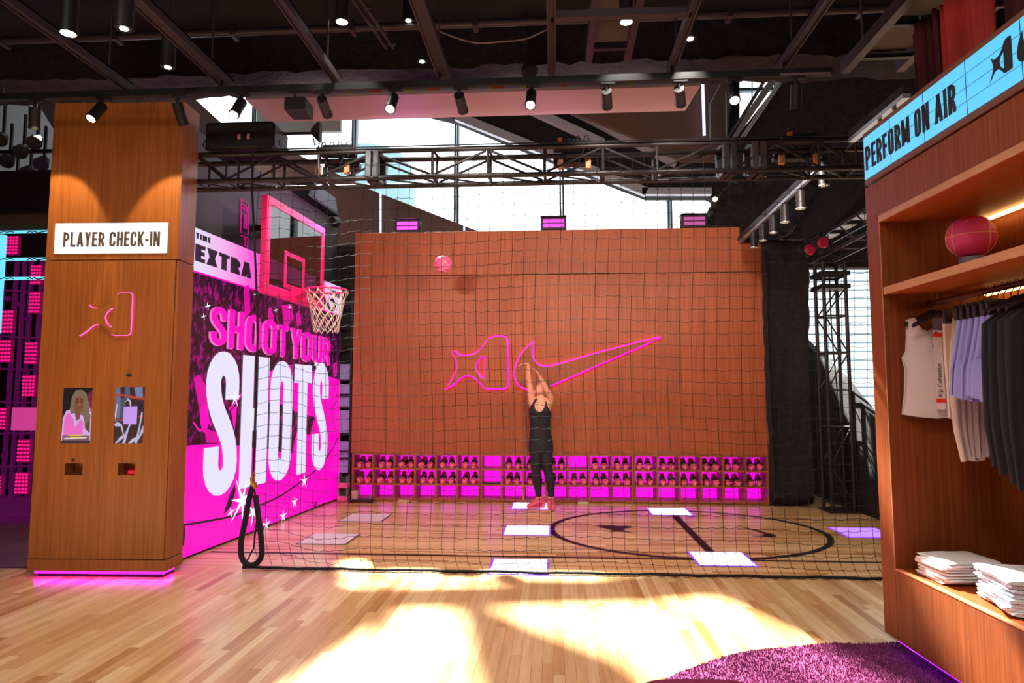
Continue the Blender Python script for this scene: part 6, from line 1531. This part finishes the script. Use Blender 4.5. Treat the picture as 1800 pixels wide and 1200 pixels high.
# hands: palm plus five separate fingers each
def hand(wrist, dirv, palmn, side, curl, spread=.16, L=.085):
    d = Vector(dirv).normalized(); nrm = Vector(palmn); nrm = (nrm - d * nrm.dot(d)).normalized(); x = d.cross(nrm) * side
    P = [wrist - d * .01, wrist + d * .03, wrist + d * L * .75, wrist + d * L]
    rings = []
    for c, w_, t_ in zip(P, (.024, .032, .042, .038), (.02, .017, .015, .012)):
        rings.append([c + x * (w_ * math.cos(2*PI*k/14)) + nrm * (t_ * math.sin(2*PI*k/14)) for k in range(14)])
    bod.loft(rings)
    for i, (off, ln) in enumerate(((-.031, .066), (-.0105, .076), (.0105, .071), (.031, .056))):
        b0 = wrist + d * (L * .9) + x * off; ang = 0; pts = [b0 - d * .02, b0]; q = b0
        dd0 = (d + x * off * spread * 18).normalized()
        for s_ in range(3):
            ang += curl[i] if isinstance(curl, tuple) else curl; dd = dd0 * math.cos(ang) + nrm * math.sin(ang)
            q = q + dd * ln * (.45, .32, .23)[s_]; pts.append(q)
        bod.tube(pts, [.0095, .0092, .0085, .0078, .006], 8)
    b0 = wrist + d * .028 - x * .026; t1 = (d * .7 - x * .75 + nrm * .25).normalized(); t2 = (d * .95 - x * .3 + nrm * .35).normalized()
    bod.tube([b0, b0 + t1 * .034, b0 + t1 * .034 + t2 * .028, b0 + t1 * .034 + t2 * .05], [.013, .0115, .010, .0075], 8)
hand(pp(929.3, 645, -.04), (-.92, -.15, .1), (0.05, -.1, -1), 1, .42, L=.08)            # bent at the wrist, fingers dropping
hand(pp(949.5, 666.5, -.11), (-.5, .0, .8), (-.8, -.1, -.45), -1, .2, L=.085)
me = bod.mesh('body_rough', None, sharp=0)
tmp = bpy.data.objects.new('body_tmp', me); COL.objects.link(tmp)
rm = tmp.modifiers.new('r', 'REMESH'); rm.mode = 'VOXEL'; rm.voxel_size = .0052; rm.use_smooth_shade = True
sm = tmp.modifiers.new('s', 'SMOOTH'); sm.factor = .5; sm.iterations = 4
dg = bpy.context.evaluated_depsgraph_get(); dg.update()
bme = bpy.data.meshes.new_from_object(tmp.evaluated_get(dg)); bpy.data.objects.remove(tmp)
M_SKIN = pm('skin', (232, 160, 128), .5); bme.materials.clear(); bme.materials.append(M_SKIN)
for p in bme.polygons: p.use_smooth = True
body = ob('body', bme, per)
# clothing: the body's own surface moved out a little, cut to the garment's outline
def inpoly(x, y, P):
    c = False; j = len(P) - 1
    for i in range(len(P)):
        if (P[i][1] > y) != (P[j][1] > y) and x < (P[j][0] - P[i][0]) * (y - P[i][1]) / (P[j][1] - P[i][1]) + P[i][0]: c = not c
        j = i
    return c
def cloth(name, test, mat, off):
    bm = bmesh.new(); bm.from_mesh(bme); bm.normal_update()
    for v in bm.verts: v.co += v.normal * off
    dele = [f for f in bm.faces if not test(f.calc_center_median())]
    bmesh.ops.delete(bm, geom=dele, context='FACES')
    m_ = bpy.data.meshes.new(name); bm.to_mesh(m_); bm.free(); m_.materials.append(mat)
    o = ob(name, m_, per); s_ = o.modifiers.new('thick', 'SOLIDIFY'); s_.thickness = .003; s_.offset = 0; return o
TK = [(931, 721), (935.5, 714), (940.5, 706), (943, 704), (944.5, 706), (941.5, 711), (940, 716), (941, 722), (944.5, 726.5), (948.5, 727.5), (953, 725.5), (956.5, 720), (958.5, 714), (959, 708), (960.5, 710), (963, 719), (967, 726), (971.5, 731), (974, 740), (974, 790), (930, 790), (930, 735)]
def in_tank(c):
    x, y = c.x / PK + 954, 893 - c.z / PK
    if c.y > .02: return 716 < y < 786 or (706 < y <= 716 and (abs(x - 943) < 3 or abs(x - 959.5) < 3))
    return y < 786 and inpoly(x, y, TK)
def in_leg(c):
    y = 893 - c.z / PK; return 783 < y < 872.5
M_ACT = pm('activewear_black', (22, 18, 26), .7)
cloth('tank_top', in_tank, M_ACT, .005); cloth('leggings', in_leg, pm('leggings_black', (30, 25, 36), .65), .0045)
# face
fm = lambda v: HM @ Vector(v)
for s in (-1, 1):
    MB().ball(fm((s * .031, -.082, .0)), .010, .010, .006, 10, 6).obj('eye', pm('eye_white', (235, 225, 220), .3), per); MB().ball(fm((s * .031, -.0905, .0)), .0045, .0045, .0045, 8, 5).obj('iris', pm('iris', (60, 44, 36), .3), per)
    MB().tube([fm((s * .016, -.09, .016)), fm((s * .032, -.091, .022)), fm((s * .048, -.08, .016))], .003, 5).obj('eyebrow', pm('brow', (120, 84, 52), .8), per)
MB().tube([fm((-.022, -.084, -.063)), fm((-.008, -.091, -.06)), fm((.008, -.091, -.06)), fm((.022, -.084, -.063))], .0045, 6).obj('lips', pm('lips', (176, 76, 76), .5), per)
# hair: cap and loose locks down the back
M_HAIR = pm('hair_blond', (150, 108, 66), .55, vary=.4, vscale=60)
hm = MB(HM); rings = []
for z, wx, yf, yb in ((-.1, .066, .02, .1), (-.06, .076, .005, .106), (-.03, .082, -.012, .112), (.0, .086, -.024, .116), (.03, .088, -.05, .116), (.06, .085, -.084, .11), (.085, .073, -.08, .095), (.11, .048, -.052, .064), (.126, .016, -.014, .024)):
    rings.append([(wx * math.cos(2*PI*k/24), (yf + yb) / 2 + (yb - yf) / 2 * math.sin(2*PI*k/24) , z) for k in range(24)])
hm.loft(rings)
hr_ = MB(); hr_.v += hm.v; hr_.f += hm.f
rg = random.Random(4)
for k in range(80):
    a = R(rg.uniform(10, 170)); st = fm((.072 * math.cos(a), .035 + .07 * math.sin(a), rg.uniform(-.06, .06)))
    e = pp(rg.uniform(962, 976), rg.uniform(697, 712), rg.uniform(.0, .11)); mid_ = st.lerp(e, .5) + V3(rg.uniform(.0, .02), rg.uniform(0, .02), rg.uniform(-.0, .015))
    hr_.tube([st, mid_, e], [.014, .013, .005], 6)
hr_.obj('hair', M_HAIR, per)
MB().tube([pp(945, 706, -.06), pp(948, 711, -.095), pp(951, 712.5, -.1), pp(955, 711, -.09), pp(958, 706, -.06)], .0022, 5).obj('necklace', pm('gold', (210, 160, 90), .3, metal=.8), per)
# her shoes
M_PS = pm('runner_pink', (250, 96, 128), .5, bump=.05, bscale=300); M_PSS = pm('runner_sole', (252, 130, 150), .5)
for nm, loc, rz, tilt in (('l', pp(943, 889.5, -.03), R(-62), 0), ('r', pp(967.5, 893, -.05), R(8), 0)):
    s = bpy.data.objects.new('shoe', None); s.empty_display_size = .05; COL.objects.link(s); s.parent = per; s.location = (loc.x, loc.y, .0065); s.rotation_euler = (0, 0, rz); s.scale = (1.0, .98, 1.12)
    s.empty_display_type = 'PLAIN_AXES'
    up_ = MB().loft(shoe_rings()).obj('upper', M_PS, s, sharp=60); sole_mb().obj('sole', M_PSS, s, sharp=50)
    MB().tube([(.036 * math.cos(2*PI*k/16), .088 + .046 * math.sin(2*PI*k/16), .138 + .012 * math.sin(2*PI*k/16)) for k in range(16)], .009, 6, True).obj('collar', M_PSS, s)
    MB().prism([(-.045, .004), (.03, .03), (-.02, .016), (-.032, .018)], .0, .003, lambda a, b_, d: (.0425 + d - b_ * .05, a + .07, .045 + b_ * .9)).obj('tick_mark', M_SBLK, s, sharp=0)
    MB().prism([(-.045, .004), (.03, .03), (-.02, .016), (-.032, .018)], .0, .003, lambda a, b_, d: (-.0425 - d + b_ * .05, a + .07, .045 + b_ * .9)).obj('tick_mark', M_SBLK, s, sharp=0)
    lb = MB()
    for k in range(4):
        y = -.028 + k * .018; z = .098 + k * .011; lb.tube([(-.027, y, z - .004), (0, y + .004, z + .008), (.027, y, z - .004)], .0035, 5)
    lb.obj('laces', M_PSS, s)
